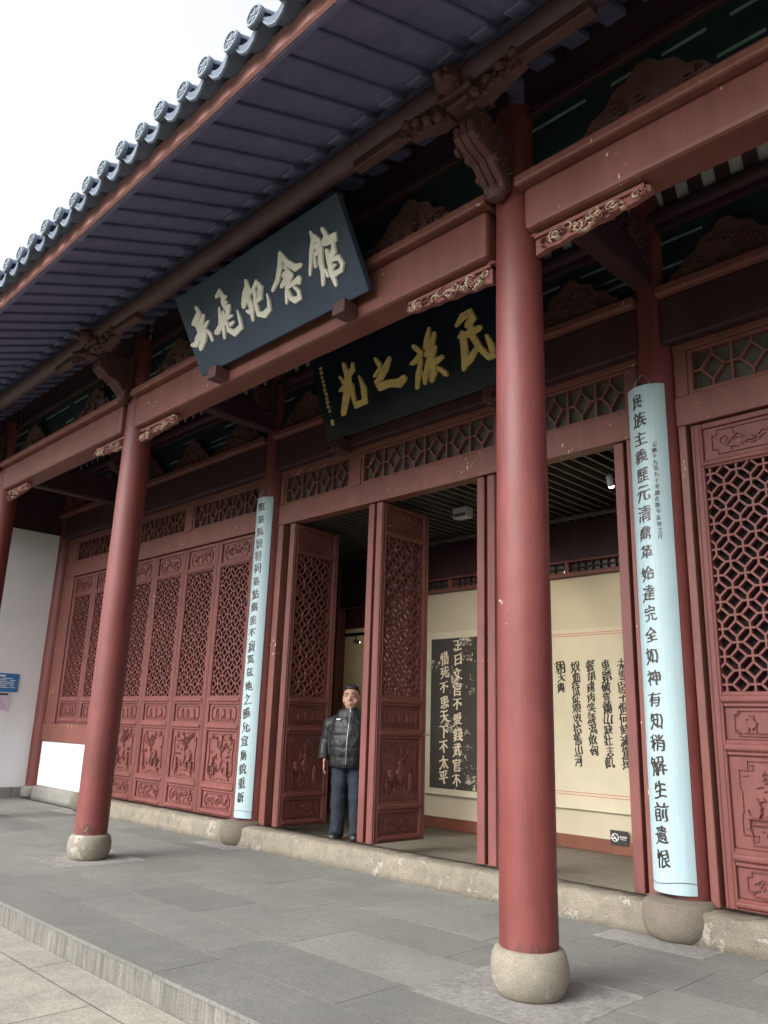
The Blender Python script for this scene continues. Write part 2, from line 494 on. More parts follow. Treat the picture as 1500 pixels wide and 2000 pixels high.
# granite pads under the drums
for x, y, w in [(0, 0, .46), (-5.4, 0, .44), (4.03, 0, .46), (-9.43, 0, .44), (-.06, 1.60, .40), (-5.46, 1.62, .38), (-9.49, 1.62, .38)]:
    p = MB(); rp_ = random.Random(int(x * 7 + y * 3)); ya, yb = y - (w if y == 0 else .14), y + (w if y == 0 else .15)
    cs = [(x - w, ya), (x + w, ya), (x + w, yb), (x - w, yb)]; poly = []
    for k in range(4):
        a_, b_ = cs[k], cs[(k + 1) % 4]
        for j in range(14):
            f = j / 14; poly.append((a_[0] + (b_[0] - a_[0]) * f + rp_.uniform(-.008, .008), a_[1] + (b_[1] - a_[1]) * f + rp_.uniform(-.008, .008)))
    p.prism(poly, lambda u, v, d: (u, v, d), -.01, .0022)
    p.build('granite_pad', m_pad, HALL)

# eave beams between the front columns, with coping boards
def hbeam(name, x0, x1, y0, y1, z0, z1, mat, parent, bev=.02):
    q = MB(); n = max(2, int((x1 - x0) / .4)); 
    q.box(x0, x1, y0, y1, z0, z1)
    return q.build(name, mat, parent, bevel=bev)
for i in range(4):
    x1, x0 = XC[i], XC[i + 1]
    if i == 3: x0 = -12.6
    e = hbeam('eave_beam', x0 + (.16 if i < 3 else 0), x1 - .16, -.135, .135, (4.645, 4.59, 4.615, 4.63)[i], 4.965, m_red, HALL, .03)
    hbeam('coping_board', x0 + (.12 if i < 3 else 0), x1 - .12, -.205, .205, 4.967, 5.05, m_red, e, .02)
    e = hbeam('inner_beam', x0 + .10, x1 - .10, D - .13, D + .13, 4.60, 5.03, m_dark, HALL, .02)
    hbeam('coping_board', x0 + .10, x1 - .10, D - .20, D + .2, 5.033, 5.125, m_red, e, .02)

# painted boards and cloud brackets above the beams
def cloud_profile(w, h):
    pts = [(-w, 0), (-w * .93, h * .16), (-w * .80, h * .24), (-w * .70, h * .42), (-w * .52, h * .50), (-w * .40, h * .74), (-w * .22, h * .80), (-w * .10, h * .97), (0, h)]
    return pts + [(-a, b_) for a, b_ in pts[-2::-1]]
def frieze(x0, x1, yf, z0, z1, n, seed):
    r = random.Random(seed)
    bd = MB(); bd.box(x0, x1, yf, yf + .05, z0, z1)
    hh = z1 - z0
    for zz, th, w in ((z0 + hh * .18, .018, .5), (z0 + hh * .36, .026, .65), (z0 + hh * .52, .014, .3), (z0 + hh * .80, .022, .7)):
        x = x0 + .03
        while x < x1 - .2:
            L = r.uniform(.2, .55)
            if r.random() < w: bd.box(x, min(x + L, x1 - .02), yf - .005, yf + .01, zz, zz + th, 1)
            x += L + r.uniform(.03, .25)
    bd.build('painted_board', [m_green, m_stripe], HALL)
    rail = MB(); rail.box(x0, x1, yf - .045, yf + .05, z1 + .002, z1 + .07)
    rail.build('frieze_rail', m_dark, HALL, bevel=.01)
    for k in range(n):
        cx = x0 + (x1 - x0) * (k + .5) / n; w = min(.52, (x1 - x0) / n * .40); h = hh * .74
        cb = MB(); fm = lambda u, v, d: (cx + u, yf - .02 - d, z0 + v)
        cb.prism(cloud_profile(w, h), fm, 0, .07)
        for q in range(26):
            a = r.uniform(-.75, .75) * w; bz = r.uniform(.08, .75) * h * (1 - abs(a) / w * .8)
            cr = r.uniform(.02, .045); st = r.uniform(0, 6.28); sg = r.choice((-1, 1))
            pts = [(a + cr * (1 - .09 * j) * cos(st + sg * j * .7), bz + .8 * cr * (1 - .09 * j) * sin(st + sg * j * .7), .014) for j in range(8)]
            cb.ribbon(pts, fm, .02 + .0004 * q, .069, .6)
        cb.build('cloud_bracket', m_carve, HALL)
for i in range(4):
    x1, x0 = XC[i] - .09, XC[i + 1] + .09
    n = (2, 3, 2, 1)[i]
    frieze(x0, x1, -.02, 5.05, 5.60, n, 50 + i)
    frieze(x0, x1, D - .06, 5.125, 5.70, (3, 4, 3, 2)[i], 60 + i)
# boards that close the wall above the friezes
for i in range(4):
    x1, x0 = XC[i] - .09, XC[i + 1] + .09
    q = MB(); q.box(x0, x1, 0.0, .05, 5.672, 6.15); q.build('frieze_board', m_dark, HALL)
    q = MB(); q.tube([(x0 - .1, D - .06, 5.862), (x1 + .1, D - .06, 5.862)], .085, 16); q.build('wall_purlin', m_dark, HALL, smooth='auto')

# vaulted veranda ceiling: white boards between red rafters
vb = MB(); prof = [(2.03, 5.93), (1.95, 6.15), (1.84, 6.40), (1.66, 6.62), (1.38, 6.82), (1.0, 6.90), (.6, 6.84), (.3, 6.66), (.1, 6.40), (.04, 6.12)]
for (ya, za), (yb, zb) in zip(prof, prof[1:]):
    vb.add([(-12.4, ya, za), (4.6, ya, za), (4.6, yb, zb), (-12.4, yb, zb)], [(0, 1, 2, 3)])
    vb.add([(-12.4, ya, za + .04), (4.6, ya, za + .04), (4.6, yb, zb + .04), (-12.4, yb, zb + .04)], [(3, 2, 1, 0)])
vb.build('veranda_ceiling', m_ceilw, HALL)
rp = MB()
for (ya, za), (yb, zb) in zip(prof, prof[1:]):
    rp.bar((0, ya, za - .02), (0, yb, zb - .02), .115, .07, (0, .3, 1))
r0 = rp.build('ceiling_rafter', m_dark, HALL, loc=(-12.2, 0, 0))
k = 1
while -12.2 + k * .235 < 4.5:
    dup(r0, HALL, (-12.2 + k * .235, 0, 0)); k += 1

# tie beams from each front column back to the wall
for x in XC[:-1]:
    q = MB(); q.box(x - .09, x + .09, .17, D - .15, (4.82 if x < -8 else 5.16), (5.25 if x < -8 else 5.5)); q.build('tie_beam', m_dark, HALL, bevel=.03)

# openwork brackets under the beams at each column
def openwork(sign, L, H, seed):
    r = random.Random(seed); q = MB(); fm = lambda u, v, d: (sign * u, -d, v)
    top = [(0, 0), (L, 0), (L + .03, -.02), (L + .035, -.06)]
    low = []
    nw = 9
    for j in range(nw + 1):
        f = j / nw; low.append((L * (1 - f), -H * (.55 + .45 * f) - .012 * (j % 2)))
    q.prism([(0, 0), (L, 0), (L, -.028), (0, -.028)], fm, -.03, .035)
    q.prism(top + low, fm, -.03, .012)
    q.tube([(sign * L, -.005, -.05), (sign * L, .0, -.05)], .03, 10)
    q.lathe([(.0, -.008), (.04, -.006), (.046, .004), (.04, .014), (.0, .016)], (0, 0, 0), 12)
    base = q
    for k in range(46):
        u = r.uniform(.03, L * .99); mx = H * (.55 + .45 * (1 - u / L)); v_ = -r.uniform(.04, mx * .95)
        cr = r.uniform(.016, .036); st = r.uniform(0, 6.28); sg = r.choice((-1, 1))
        pts = []
        for j in range(9):
            a = st + sg * j * .62; rr = cr * (1.15 - .10 * j); pts.append((u + 1.3 * rr * cos(a), v_ + rr * sin(a), .010 + .006 * sin(j)))
        base.ribbon(pts, fm, r.uniform(.022, .040), .010, .55, True, int(k % 5 < 2))
    return base
def put_openwork(x, sign, L, seed):
    openwork(sign, L, .135, seed).build('carved_bracket', [m_open, m_cream], HALL, loc=(x + sign * .185, -.02, {0.0: (4.578, 4.633), -5.4: (4.603, 4.578), -9.43: (4.618, 4.603), 4.03: (4.633, 4.633)}[x][sign > 0]))
sd = 100
for x in (0.0, -5.4, -9.43, 4.03):
    for sg in (-1, 1):
        sd += 1
        if x == 4.03 and sg == 1: continue
        put_openwork(x, sg, .80 if x in (0.0, 4.03) else .74, sd)

# scroll corbels that carry the eave purlin
def corbel(x, y0, z0, sc, name='scroll_corbel', seed=3, sv=None):
    sv = sv or sc
    r = random.Random(seed); q = MB(); fm0 = lambda u, v, d: (x + d, y0 - u * sc, z0 + v * sv)
    prof = [(.0, -.02), (.04, -.06), (.085, -.05), (.10, .0), (.09, .06), (.15, .10), (.19, .16), (.20, .21), (.29, .25), (.38, .29), (.45, .34), (.475, .40), (.45, .47), (.40, .53), (.41, .60), (.0, .62)]
    q.prism(prof, fm0, -.085, .085)
    # scroll along the curved outer edge
    edge = [(.075, -.03), (.09, .05), (.18, .15), (.24, .225), (.36, .27), (.45, .35), (.46, .42), (.41, .49)]
    for s_ in (-.06, 0, .06):
        q.tube([fm0(u + .006, v, s_) for u, v in edge], [.026, .030, .032, .032, .034, .034, .030, .026], 8)
    for sgn in (-1, 1):
        fs = lambda u, v, d: (x + sgn * (.083 + d), y0 - u * sc, z0 + v * sv)
        for k in range(26):
            u = r.uniform(.03, .40); v_ = r.uniform(.02 + u * .62, .56); cr = r.uniform(.025, .055); st = r.uniform(0, 6.3); d_ = r.choice((-1, 1))
            q.ribbon([(u + cr * (1.1 - .1 * j) * cos(st + d_ * j * .6), v_ + cr * (1.1 - .1 * j) * sin(st + d_ * j * .6), .016) for j in range(9)], fs, .018 + .0005 * k, 0, .55)
    # nose
    q.lathe([(.0, -.06), (.05, -.05), (.075, -.01), (.07, .03), (.04, .06), (0, .07)], fm0(.06, -.03, 0), 14)
    c_ = q.build(name, m_carve, HALL)
    if sc > .8:
        k_ = MB()
        cy = y0 - .44 * sc
        k_.box(x - .10, x + .10, cy - .11, cy + .11, z0 + .622 * sv, z0 + .622 * sv + .05)
        k_.box(x - .14, x + .14, cy - .15, cy + .15, z0 + .622 * sv + .052, z0 + .622 * sv + .12)
        k_.build('bearing_block', m_carve, HALL, bevel=.015)
        zz = z0 + .622 * sv - .02
        for sgx in (-1, 1):
            k_ = MB(); fa = lambda u, v, d: (x + sgx * u, cy - .085 - d, zz + v)
            k_.prism([(.10, .0), (.20, -.02), (.30, .015), (.40, .05), (.50, .07), (.50, .13), (.10, .13)], fa, -.11, .0)
            for q2 in range(30):
                u = r.uniform(.10, .50); v_ = r.uniform(-.03 + .2 * max(0, u - .2), .14); cr = r.uniform(.022, .045); st_ = r.uniform(0, 6.3); d_ = r.choice((-1, 1))
                k_.ribbon([(u + cr * (1.1 - .1 * j) * cos(st_ + d_ * j * .6), v_ + cr * (1.1 - .1 * j) * sin(st_ + d_ * j * .6), .020) for j in range(8)], fa, .022 + .0006 * q2, -.004, .55)
            for t_ in range(4):
                u = .16 + .10 * t_; k_.lathe([(0, -.035), (.03, -.025), (.042, .0), (.03, .025), (0, .035)], fa(u, .01 + .035 * t_, .02), 10)
            k_.build('bracket_arm', m_carve, HALL)
        zz = z0 + .622 * sv + .0
        k_ = MB()
        hy = cy - .20
        k_.lathe([(0, -.075), (.05, -.07), (.085, -.03), (.09, .02), (.07, .065), (0, .08)], (x, hy, zz + .12), 16)
        k_.box(x - .07, x + .07, hy, cy, zz + .07, zz + .15)
        for s_ in (-1, 1):
            k_.tube([(x + s_ * .05, hy - .02, zz + .17), (x + s_ * .075, hy + .04, zz + .23), (x + s_ * .04, hy + .10, zz + .24)], .022, 7)
            k_.lathe([(0, -.025), (.022, -.012), (.022, .012), (0, .025)], (x + s_ * .045, hy - .075, zz + .14), 8)
        k_.tube([(x, hy - .07, zz + .075), (x, hy - .115, zz + .095), (x, hy - .09, zz + .13)], .03, 8)
        k_.build('beam_head', m_carve, HALL, bevel=.01)
for i, x in enumerate(XC[:-1]):
    corbel(x, -.165, 4.99, .88, seed=7 + i, sv=.70)
for i, x in enumerate(XC[:-1]):
    corbel(x, D - .15, 5.26, .75, seed=17 + i)

# eave purlin with short rails under it beside the corbels
for i in range(4):
    x1, x0 = XC[i], XC[i + 1]
    if i == 3: x0 = -12.7
    if i == 0: x1 = 4.8
    q = MB(); q.tube([(x0 + .002, -.62, 5.615), (x1 - .002, -.62, 5.615)], .098, 20)
    q.build('eave_purlin', m_purl, HALL, smooth='auto')
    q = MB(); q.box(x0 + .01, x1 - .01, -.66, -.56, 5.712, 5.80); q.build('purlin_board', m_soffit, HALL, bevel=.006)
for x in XC[:-1]:
    for sg in (-1, 1):
        q = MB(); a, b_ = sorted((x + sg * .42, x + sg * 1.02))
        q.box(a, b_, -.665, -.575, 5.455, 5.535)
        q.build('purlin_rail', m_carve, HALL, bevel=.01)

# roof: deck, rafters, fascia, tiles
SL = .385                                   # eave slope
def zdeck(y): return 5.345 + (y + 1.8) * SL
rf = MB()
ys = [-1.80, -.6, .4, 3.2, 9.5]; zs = [zdeck(-1.8) + .022, zdeck(-.6) + .03, zdeck(.4) + .09, 8.1, 11.5]
for (ya, za), (yb, zb) in zip(zip(ys, zs), list(zip(ys, zs))[1:]):
    rf.add([(-13, ya, za), (5.4, ya, za), (5.4, yb, zb), (-13, yb, zb)], [(0, 1, 2, 3)])
    rf.add([(-13, ya, za + .09), (5.4, ya, za + .09), (5.4, yb, zb + .09), (-13, yb, zb + .09)], [(3, 2, 1, 0)])
rf.add([(-13, ys[0], zs[0]), (5.4, ys[0], zs[0]), (5.4, ys[0], zs[0] + .09), (-13, ys[0], zs[0] + .09)], [(0, 1, 2, 3)])
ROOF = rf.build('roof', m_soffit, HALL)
PIT = .28
ra = MB()
yo, yi = -1.775, -.80
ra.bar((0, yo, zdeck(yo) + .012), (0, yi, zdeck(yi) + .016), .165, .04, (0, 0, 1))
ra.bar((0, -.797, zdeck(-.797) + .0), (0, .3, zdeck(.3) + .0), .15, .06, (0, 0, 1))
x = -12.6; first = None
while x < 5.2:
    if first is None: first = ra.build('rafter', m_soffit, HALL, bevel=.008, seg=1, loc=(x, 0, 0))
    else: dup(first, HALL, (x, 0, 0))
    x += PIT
q = MB(); q.box(-13, 5.4, -1.835, -1.802, 5.290, 5.42); q.build('fascia_board', m_fascia, HALL, bevel=.004)
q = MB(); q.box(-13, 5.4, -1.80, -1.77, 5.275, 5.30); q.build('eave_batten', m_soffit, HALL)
# tiles at the eave edge
rt = MB(); R_ = .068; n = 12; cy0 = -1.965; cz0 = 5.430
dirv = Vector((0, 1, SL)).normalized()
vs = []; fs = []
for kx, tt in enumerate((0.0, 1.3)):
    for ri in (R_, R_ - .014):
        for j in range(n + 1):
            a = pi * j / n; vs.append(Vector((ri * cos(a), cy0, cz0 + ri * sin(a))) + dirv * tt)
o2 = 2 * (n + 1)
for j in range(n):
    fs += [(j, j + 1, j + 1 + o2, j + o2), (n + 1 + j, n + 1 + j + o2, n + 2 + j + o2, n + 2 + j)]
rt.add(vs, fs)
cap = MB()
cap.lathe([(R_ + .006, -.012), (R_ + .006, .012)], (0, 0, 0), 24)
capv = [Vector(v_) for v_ in cap.v]
rt.add([(v_.x, cy0 - .012 + v_.z, cz0 + v_.y) for v_ in capv], cap.f)
fm = lambda u, v_, d: (u, cy0 - .024 - d, cz0 + v_)
ring = [( (R_ - .004) * cos(2 * pi * j / 20), (R_ - .004) * sin(2 * pi * j / 20), .014) for j in range(21)]
rt.ribbon(ring, fm, .010, 0, .6, False, 1)
for k in range(6):
    a = k * pi / 3; rt.ribbon([(.012 * cos(a), .012 * sin(a), .010), (.045 * cos(a + .35), .045 * sin(a + .35), .014)], fm, .006, 0, .6, True, 1)
dr = MB()                                   # drip tile: concave pan with hanging lip
pan = []; m_ = 8
for tt in (0.0, 1.25):
    for dz in (0, -.014):
        for j in range(m_ + 1):
            f = -1 + 2 * j / m_; pan.append(Vector((f * .138, cy0 + .012, cz0 + .004 + dz - .080 * (1 - f * f))) + dirv * tt)
o2 = 2 * (m_ + 1); fs = []
for j in range(m_):
    fs += [(j, j + 1, j + 1 + o2, j + o2), (m_ + 1 + j, m_ + 1 + j + o2, m_ + 2 + j + o2, m_ + 2 + j)]
dr.add(pan, fs)
lip = [(-.118, -.022), (-.08, -.050), (-.04, -.072), (0, -.080), (.04, -.072), (.08, -.050), (.118, -.022), (.112, -.068), (.07, -.118), (.03, -.138), (0, -.146), (-.03, -.138), (-.07, -.118), (-.112, -.068)]
fm2 = lambda u, v_, d: (u, cy0 - d + .000 - v_ * .18, cz0 + v_)
dr.prism(lip, fm2, 0, .014)
dr.ribbon([(-.102, -.070, .012), (-.066, -.110, .012), (-.03, -.128, .012), (0, -.135, .012), (.03, -.128, .012), (.066, -.110, .012), (.102, -.070, .012)], fm2, .007, .0135, .6, True, 1)
x = -12.74; f1 = f2 = None; trn = random.Random(77)
while x < 5.2:
    if f1 is None:
        f1 = rt.build('cover_tile', [m_tile, m_tilerim], ROOF, loc=(x, 0, 0), smooth='auto')
        f2 = dr.build('drip_tile', [m_tile, m_tilerim], ROOF, loc=(x + PIT / 2, 0, 0))
    else:
        e1 = dup(f1, ROOF, (x + trn.uniform(-.005, .005), trn.uniform(-.012, .008), trn.uniform(-.004, .004)), trn.uniform(-.012, .012))
        e2 = dup(f2, ROOF, (x + PIT / 2 + trn.uniform(-.004, .004), trn.uniform(-.010, .010), trn.uniform(-.003, .002)), trn.uniform(-.012, .012))
    x += PIT

# ------------------------------------------------------------------ wall frame
YF = 2.0
def part(name, mat, *boxes, parent=None, bevel=.008):
    q = MB()
    for b_ in boxes: q.box(*b_)
    return q.build(name, mat, parent or HALL, bevel=bevel)

BAY = {'left': (-9.43, -5.4), 'mid': (-5.4, 0.0), 'right': (0.0, 4.03), 'end': (-11.9, -9.43)}
for nm, (x0, x1) in BAY.items():
    a, b_ = x0 + .16, x1 - .16
    part('door_lintel', m_red, (a, b_, YF, YF + .15, 3.86, 4.12))
    part('transom_rail', m_red, (a, b_, YF + .01, YF + .14, 4.53, 4.598))
# transom windows
def transom(x0, x1, n):
    fr = MB(); z0, z1 = 4.123, 4.527; w = .045
    fr.box(x0 - w, x0, YF + .02, YF + .11, z0, z1); fr.box(x1, x1 + w, YF + .02, YF + .11, z0, z1)
    fr.box(x0, x1, YF + .02, YF + .11, z0, z0 + .035); fr.box(x0, x1, YF + .02, YF + .11, z1 - .03, z1)
    o = fr.build('transom_window', m_red, HALL, bevel=.006)
    za, zb = z0 + .035, z1 - .03; cw = (x1 - x0) / n; zm = (za + zb) / 2
    lt = MB(); d = .045
    def seg(u0, v0, u1, v1, off=0.0, w=.015): lt.bar((u0, YF + .055 + off, v0), (u1, YF + .055 + off, v1), w, d, (0, 1, 0))
    for k in range(n):
        cx = x0 + cw * (k + .5); dx, dz = cw * .30, (zb - za) * .34
        if k: seg(x0 + cw * k, za, x0 + cw * k, zb, 0, .018)
        seg(cx - dx, zm, cx, zm + dz, .002); seg(cx, zm + dz, cx + dx, zm, .003); seg(cx + dx, zm, cx, zm - dz, .002); seg(cx, zm - dz, cx - dx, zm, .003)
        seg(x0 + cw * k, zm, cx - dx, zm, .0045); seg(cx + dx, zm, x0 + cw * (k + 1), zm, .0045)
        seg(cx, zm - dz, cx, za, .006); seg(cx, zm + dz, cx, zb, .006)
    lt.build('window_lattice', m_red, o)
    g_ = MB(); g_.box(x0, x1, YF + .095, YF + .10, za, zb); g_.build('pane_or_backing', m_glass, o)
TR = [(-5.12, -3.93, 4), (-3.66, -1.75, 6), (-1.48, -.30, 4), (-9.20, -7.62, 5), (-7.34, -5.75, 5), (.32, 1.92, 5), (2.12, 3.72, 5), (-11.30, -9.68, 5)]
for a, b_, n in TR: transom(a, b_, n)
for x0, x1 in [(-3.885, -3.705), (-1.705, -1.525), (-5.23, -5.165), (-.255, -.165), (-7.575, -7.385), (-9.27, -9.245), (-5.705, -5.57), (.165, .275), (1.965, 2.075), (3.765, 3.87), (-11.74, -11.345), (-9.635, -9.59)]:
    part('transom_post', m_red, (x0, x1, YF + .005, YF + .12, 4.123, 4.527))

# jambs
for x0, x1 in [(-5.23, -5.12), (-.30, -.17), (.17, .235), (3.80, 3.87), (-9.27, -9.255), (-5.70, -5.57)]:
    part('door_jamb', m_red, (x0, x1, YF, YF + .12, .218, 3.857))

# stone sills
def rough_box(x0, x1, y0, y1, z0, z1, seed, amp=.010, step=.06):
    r = random.Random(seed); q = MB(); nx = max(2, int((x1 - x0) / step))
    prof = [(y0 - .004, z0), (y0 + .002, z0 + (z1 - z0) * .35), (y0 + .004, z0 + (z1 - z0) * .7), (y0 + .014, z1 - .018), (y0 + .045, z1 - .002), (y0 + .14, z1), (y1, z1), (y1, z0)]
    vs = []
    for i in range(nx + 1):
        x = x0 + (x1 - x0) * i / nx
        for j, (y, z) in enumerate(prof):
            k = amp if j < 6 else 0
            vs.append((x, y + r.uniform(-k, k) * (1 if j else .6), z + (r.uniform(-k, k) * .7 if 3 <= j <= 5 else 0)))
    m__ = len(prof); fs = []
    for i in range(nx):
        for j in range(m__):
            j2 = (j + 1) % m__; fs.append((i * m__ + j, i * m__ + j2, (i + 1) * m__ + j2, (i + 1) * m__ + j))
    fs.append(tuple(range(m__))); fs.append(tuple(nx * m__ + j for j in range(m__ - 1, -1, -1)))
    q.add(vs, fs); return q
for nm, a, b_, mt, yy in [('mid', -5.40, .0, m_sill, 1.755), ('left', -9.43, -5.402, m_sill, 1.765), ('right', .002, 4.03, m_sill, 1.765)]:
    rough_box(a, b_, yy, 2.055, -.02, .215, hash(nm) % 97 if False else len(nm) * 7, .013).build('stone_sill', mt, HALL, smooth=True)
rough_box(-11.72, -9.66, 1.93, 2.1, -.02, .215, 5, .006).build('stone_plinth', m_plinth, HALL, smooth=True)
part('plaster_dado', m_white, (-11.74, -9.6, YF + .012, YF + .2, .216, .955), bevel=.01)
part('window_sill', m_red, (-11.74, -9.6, YF - .02, YF + .14, .957, 1.262), bevel=.012)

# ------------------------------------------------------------------ door leaves
def relief(kind, w, h, seed):
    """carved panel in local u (0..w), v (0..h); returns MB facing -y, panel face at y = 0"""
    r = random.Random(seed); q = MB(); fm = lambda u, v, d: (u, -d, v); cnt = [0]
    def st(pts, hh=.011, top=.5):
        hh *= 1.45
        cnt[0] += 1; q.ribbon(pts, fm, hh + .00012 * cnt[0], -.002, top)
    lw = .010
    mx, my = w * .10, h * (.12 if h < .4 else .055)
    a, b_, c_, d_ = mx, my, w - mx, h - my
    nt_ = min(w, h) * (.16 if kind != 'big' else .10)
    if kind in ('top', 'bottom'):
        st([(a, b_ + nt_, lw), (a, d_ - nt_, lw), (a + nt_, d_ - nt_, lw), (a + nt_, d_, lw), (c_ - nt_, d_, lw), (c_ - nt_, d_ - nt_, lw), (c_, d_ - nt_, lw), (c_, b_ + nt_, lw), (c_ - nt_, b_ + nt_, lw), (c_ - nt_, b_, lw), (a + nt_, b_, lw), (a + nt_, b_ + nt_, lw), (a + .004, b_ + nt_, lw)])
        n = 22
        for k in range(n):
            u = a + nt_ * 1.2 + (c_ - a - nt_ * 2.4) * (k + .5) / n + r.uniform(-.01, .01); v_ = h / 2 + r.uniform(-.27, .27) * h
            st_ = r.uniform(0, 6.3); L = r.uniform(.018, .038); cv = r.uniform(-1.2, 1.2)
            pts = [(u + L * (j / 4 - .5) * 2 * cos(st_ + cv * j / 4), v_ + L * (j / 4 - .5) * 1.6 * sin(st_ + cv * j / 4), .006 + .010 * sin(pi * (j + .6) / 5.2)) for j in range(5)]
            st(pts, .008 + .004 * r.random())
        st([(a + nt_ * 1.4, h * .5, .008)] + [(a + nt_ * 1.4 + (c_ - a - nt_ * 2.8) * j / 9, h * .5 + .16 * h * sin(j * 1.4 + seed), .010) for j in range(1, 10)], .010)
    else:
        fr = min(w, h) * .10
        # frame with fret curls at the corners
        if kind == 'big':
            st([(a + fr, d_ + .0, lw), (w * .40, d_, lw), (w * .43, d_ - .014, lw), (w * .57, d_ - .014, lw), (w * .60, d_, lw), (c_ - fr, d_, lw)])
            st([(a + fr, b_, lw), (w * .40, b_, lw), (w * .43, b_ + .014, lw), (w * .57, b_ + .014, lw), (w * .60, b_, lw), (c_ - fr, b_, lw)])
            for xx, sx in ((a, 1), (c_, -1)):
                st([(xx, b_ + fr, lw), (xx, h * .36, lw), (xx + sx * .012, h * .39, lw), (xx + sx * .012, h * .61, lw), (xx, h * .64, lw), (xx, d_ - fr, lw)])
        else:
            st([(a + fr, d_, lw), (c_ - fr, d_, lw)]); st([(a + fr, b_, lw), (c_ - fr, b_, lw)])
            st([(a, b_ + fr, lw), (a, d_ - fr, lw)]); st([(c_, b_ + fr, lw), (c_, d_ - fr, lw)])
        for xx, sx in ((a, 1), (c_, -1)):
            for yy, sy in ((b_, 1), (d_, -1)):
                st([(xx + sx * fr, yy, lw), (xx + sx * fr, yy + sy * fr, lw), (xx, yy + sy * fr, lw)])
                e = fr * .62
                st([(xx + sx * fr, yy + sy * (fr + .0), lw * .8), (xx + sx * (fr + e), yy + sy * fr, lw * .8), (xx + sx * (fr + e), yy + sy * (fr - e * .9), lw * .8), (xx + sx * (fr + e * .4), yy + sy * (fr - e * .9), lw * .8)], .010)
                st([(xx + sx * (fr), yy + sy * (fr + e), lw * .8), (xx + sx * (fr * .4), yy + sy * (fr + e), lw * .8)], .010)
        if kind == 'mid':
            for k in range(3):
                cx = w * (.30 + .20 * k) + r.uniform(-.015, .015); t_ = r.randrange(3)
                if t_ == 0:
                    st([(cx, h * .24, .05), (cx, h * .34, .07), (cx, h * .46, .06), (cx, h * .52, .03), (cx, h * .57, .04)], .012, .75)
                elif t_ == 1:
                    st([(cx, h * .34, .02), (cx, h * .40, .08), (cx, h * .52, .095), (cx, h * .58, .05)], .013, .7)
                    st([(cx - .03, h * .22, .010), (cx - .025, h * .36, .012)]); st([(cx + .03, h * .22, .010), (cx + .025, h * .36, .012)])
                else:
                    st([(cx - .03, h * .3, .03), (cx - .03, h * .62, .03)], .012, .8); st([(cx + .01, h * .26, .03), (cx + .01, h * .5, .03)], .010, .8)
                for j in range(5):
                    an = r.uniform(.5, 2.6); L = h * .16
                    st([(cx, h * .58, .007), (cx + L * .6 * cos(an), h * .58 + L * .6 * sin(an), .009), (cx + L * 1.2 * cos(an + .5), h * .58 + L * sin(an + .4), .012)], .009)
            st([(w * .2, h * .21, .010), (w * .8, h * .21, .010)], .008)
        else:
            vx = w * r.uniform(.40, .56); vb_ = h * r.uniform(.26, .36)
            # vase
            st([(vx, vb_, .06), (vx, vb_ + h * .05, .085), (vx, vb_ + h * .12, .125), (vx, vb_ + h * .17, .10), (vx, vb_ + h * .21, .045), (vx, vb_ + h * .25, .05), (vx, vb_ + h * .265, .075)], .015, .72)
            st([(vx - .045, vb_ + h * .10, .006), (vx + .045, vb_ + h * .10, .006)], .0165)
            # stand under the vase
            st([(vx - .09, vb_ - .012, .014), (vx + .09, vb_ - .012, .014)], .013)
            for s_ in (-1, 1): st([(vx + s_ * .075, vb_ - .02, .012), (vx + s_ * .085, vb_ - h * .06, .012), (vx + s_ * .065, vb_ - h * .10, .014)], .012)
            st([(vx - .06, vb_ - h * .06, .008), (vx + .06, vb_ - h * .06, .008)], .010)
            # branches with leaves and blossoms
            top_ = vb_ + h * .27
            for k in range(7):
                an = pi / 2 + r.uniform(-1.15, 1.15); L = h * r.uniform(.18, .40); pts = []
                bend = r.uniform(-.9, .9)
                for j in range(6):
                    f = j / 5; aa = an + bend * f
                    u = vx + L * f * cos(aa) * .8; v_ = min(top_ + L * f * sin(an), d_ - .03)
                    u = max(a + .03, min(c_ - .03, u)); pts.append((u, v_, .011 - .004 * f))
                st(pts, .010)
                for j in (2, 3, 4, 5):
                    u, v_, _ = pts[j]; la = an + r.uniform(-1.4, 1.4); l_ = .03
                    u2 = max(a + .02, min(c_ - .02, u + l_ * cos(la)))
                    st([(u, v_, .004), ((u + u2) / 2, v_ + l_ * .5 * sin(la), .014), (u2, v_ + l_ * sin(la) * .9, .004)], .009)
                if k % 2 == 0:
                    u, v_, _ = pts[-1]
                    st([(u + .014 * cos(j * .9), v_ + .014 * sin(j * .9), .010) for j in range(8)], .012)
            for k in range(34):
                u = r.uniform(a + .04, c_ - .04); v_ = r.uniform(h * .16, d_ - .04); an = r.uniform(0, 6.28); L = r.uniform(.012, .028)
                st([(u - L * cos(an), v_ - L * sin(an), .003), (u + .006 * sin(an), v_ - .006 * cos(an), r.uniform(.006, .011)), (u + L * cos(an), v_ + L * sin(an), .003)], r.uniform(.005, .008))
            # table and brazier beside the vase
            sx = 1 if vx < w * .48 else -1; tx = vx + sx * w * .24; tz = h * r.uniform(.14, .22)
            st([(tx - .075, tz + .10, .012), (tx + .075, tz + .10, .012)], .014)
            for s_ in (-.06, .06): st([(tx + s_, tz + .10, .010), (tx + s_ * 1.05, tz + .03, .010), (tx + s_ * .8, tz - .01, .012)], .011)
            st([(tx - .05, tz + .06, .008), (tx + .05, tz + .06, .008)], .009)
            st([(tx, tz + .115, .03), (tx, tz + .14, .07), (tx, tz + .165, .06), (tx, tz + .175, .085)], .015, .7)
            bx = vx - sx * w * .25
            st([(bx, h * .18, .05), (bx, h * .24, .055), (bx, h * .34, .05), (bx, h * .36, .03), (bx, h * .40, .035)], .012, .8)
            st([(bx - .03, h * .27, .006), (bx + .03, h * .27, .006)], .0145)
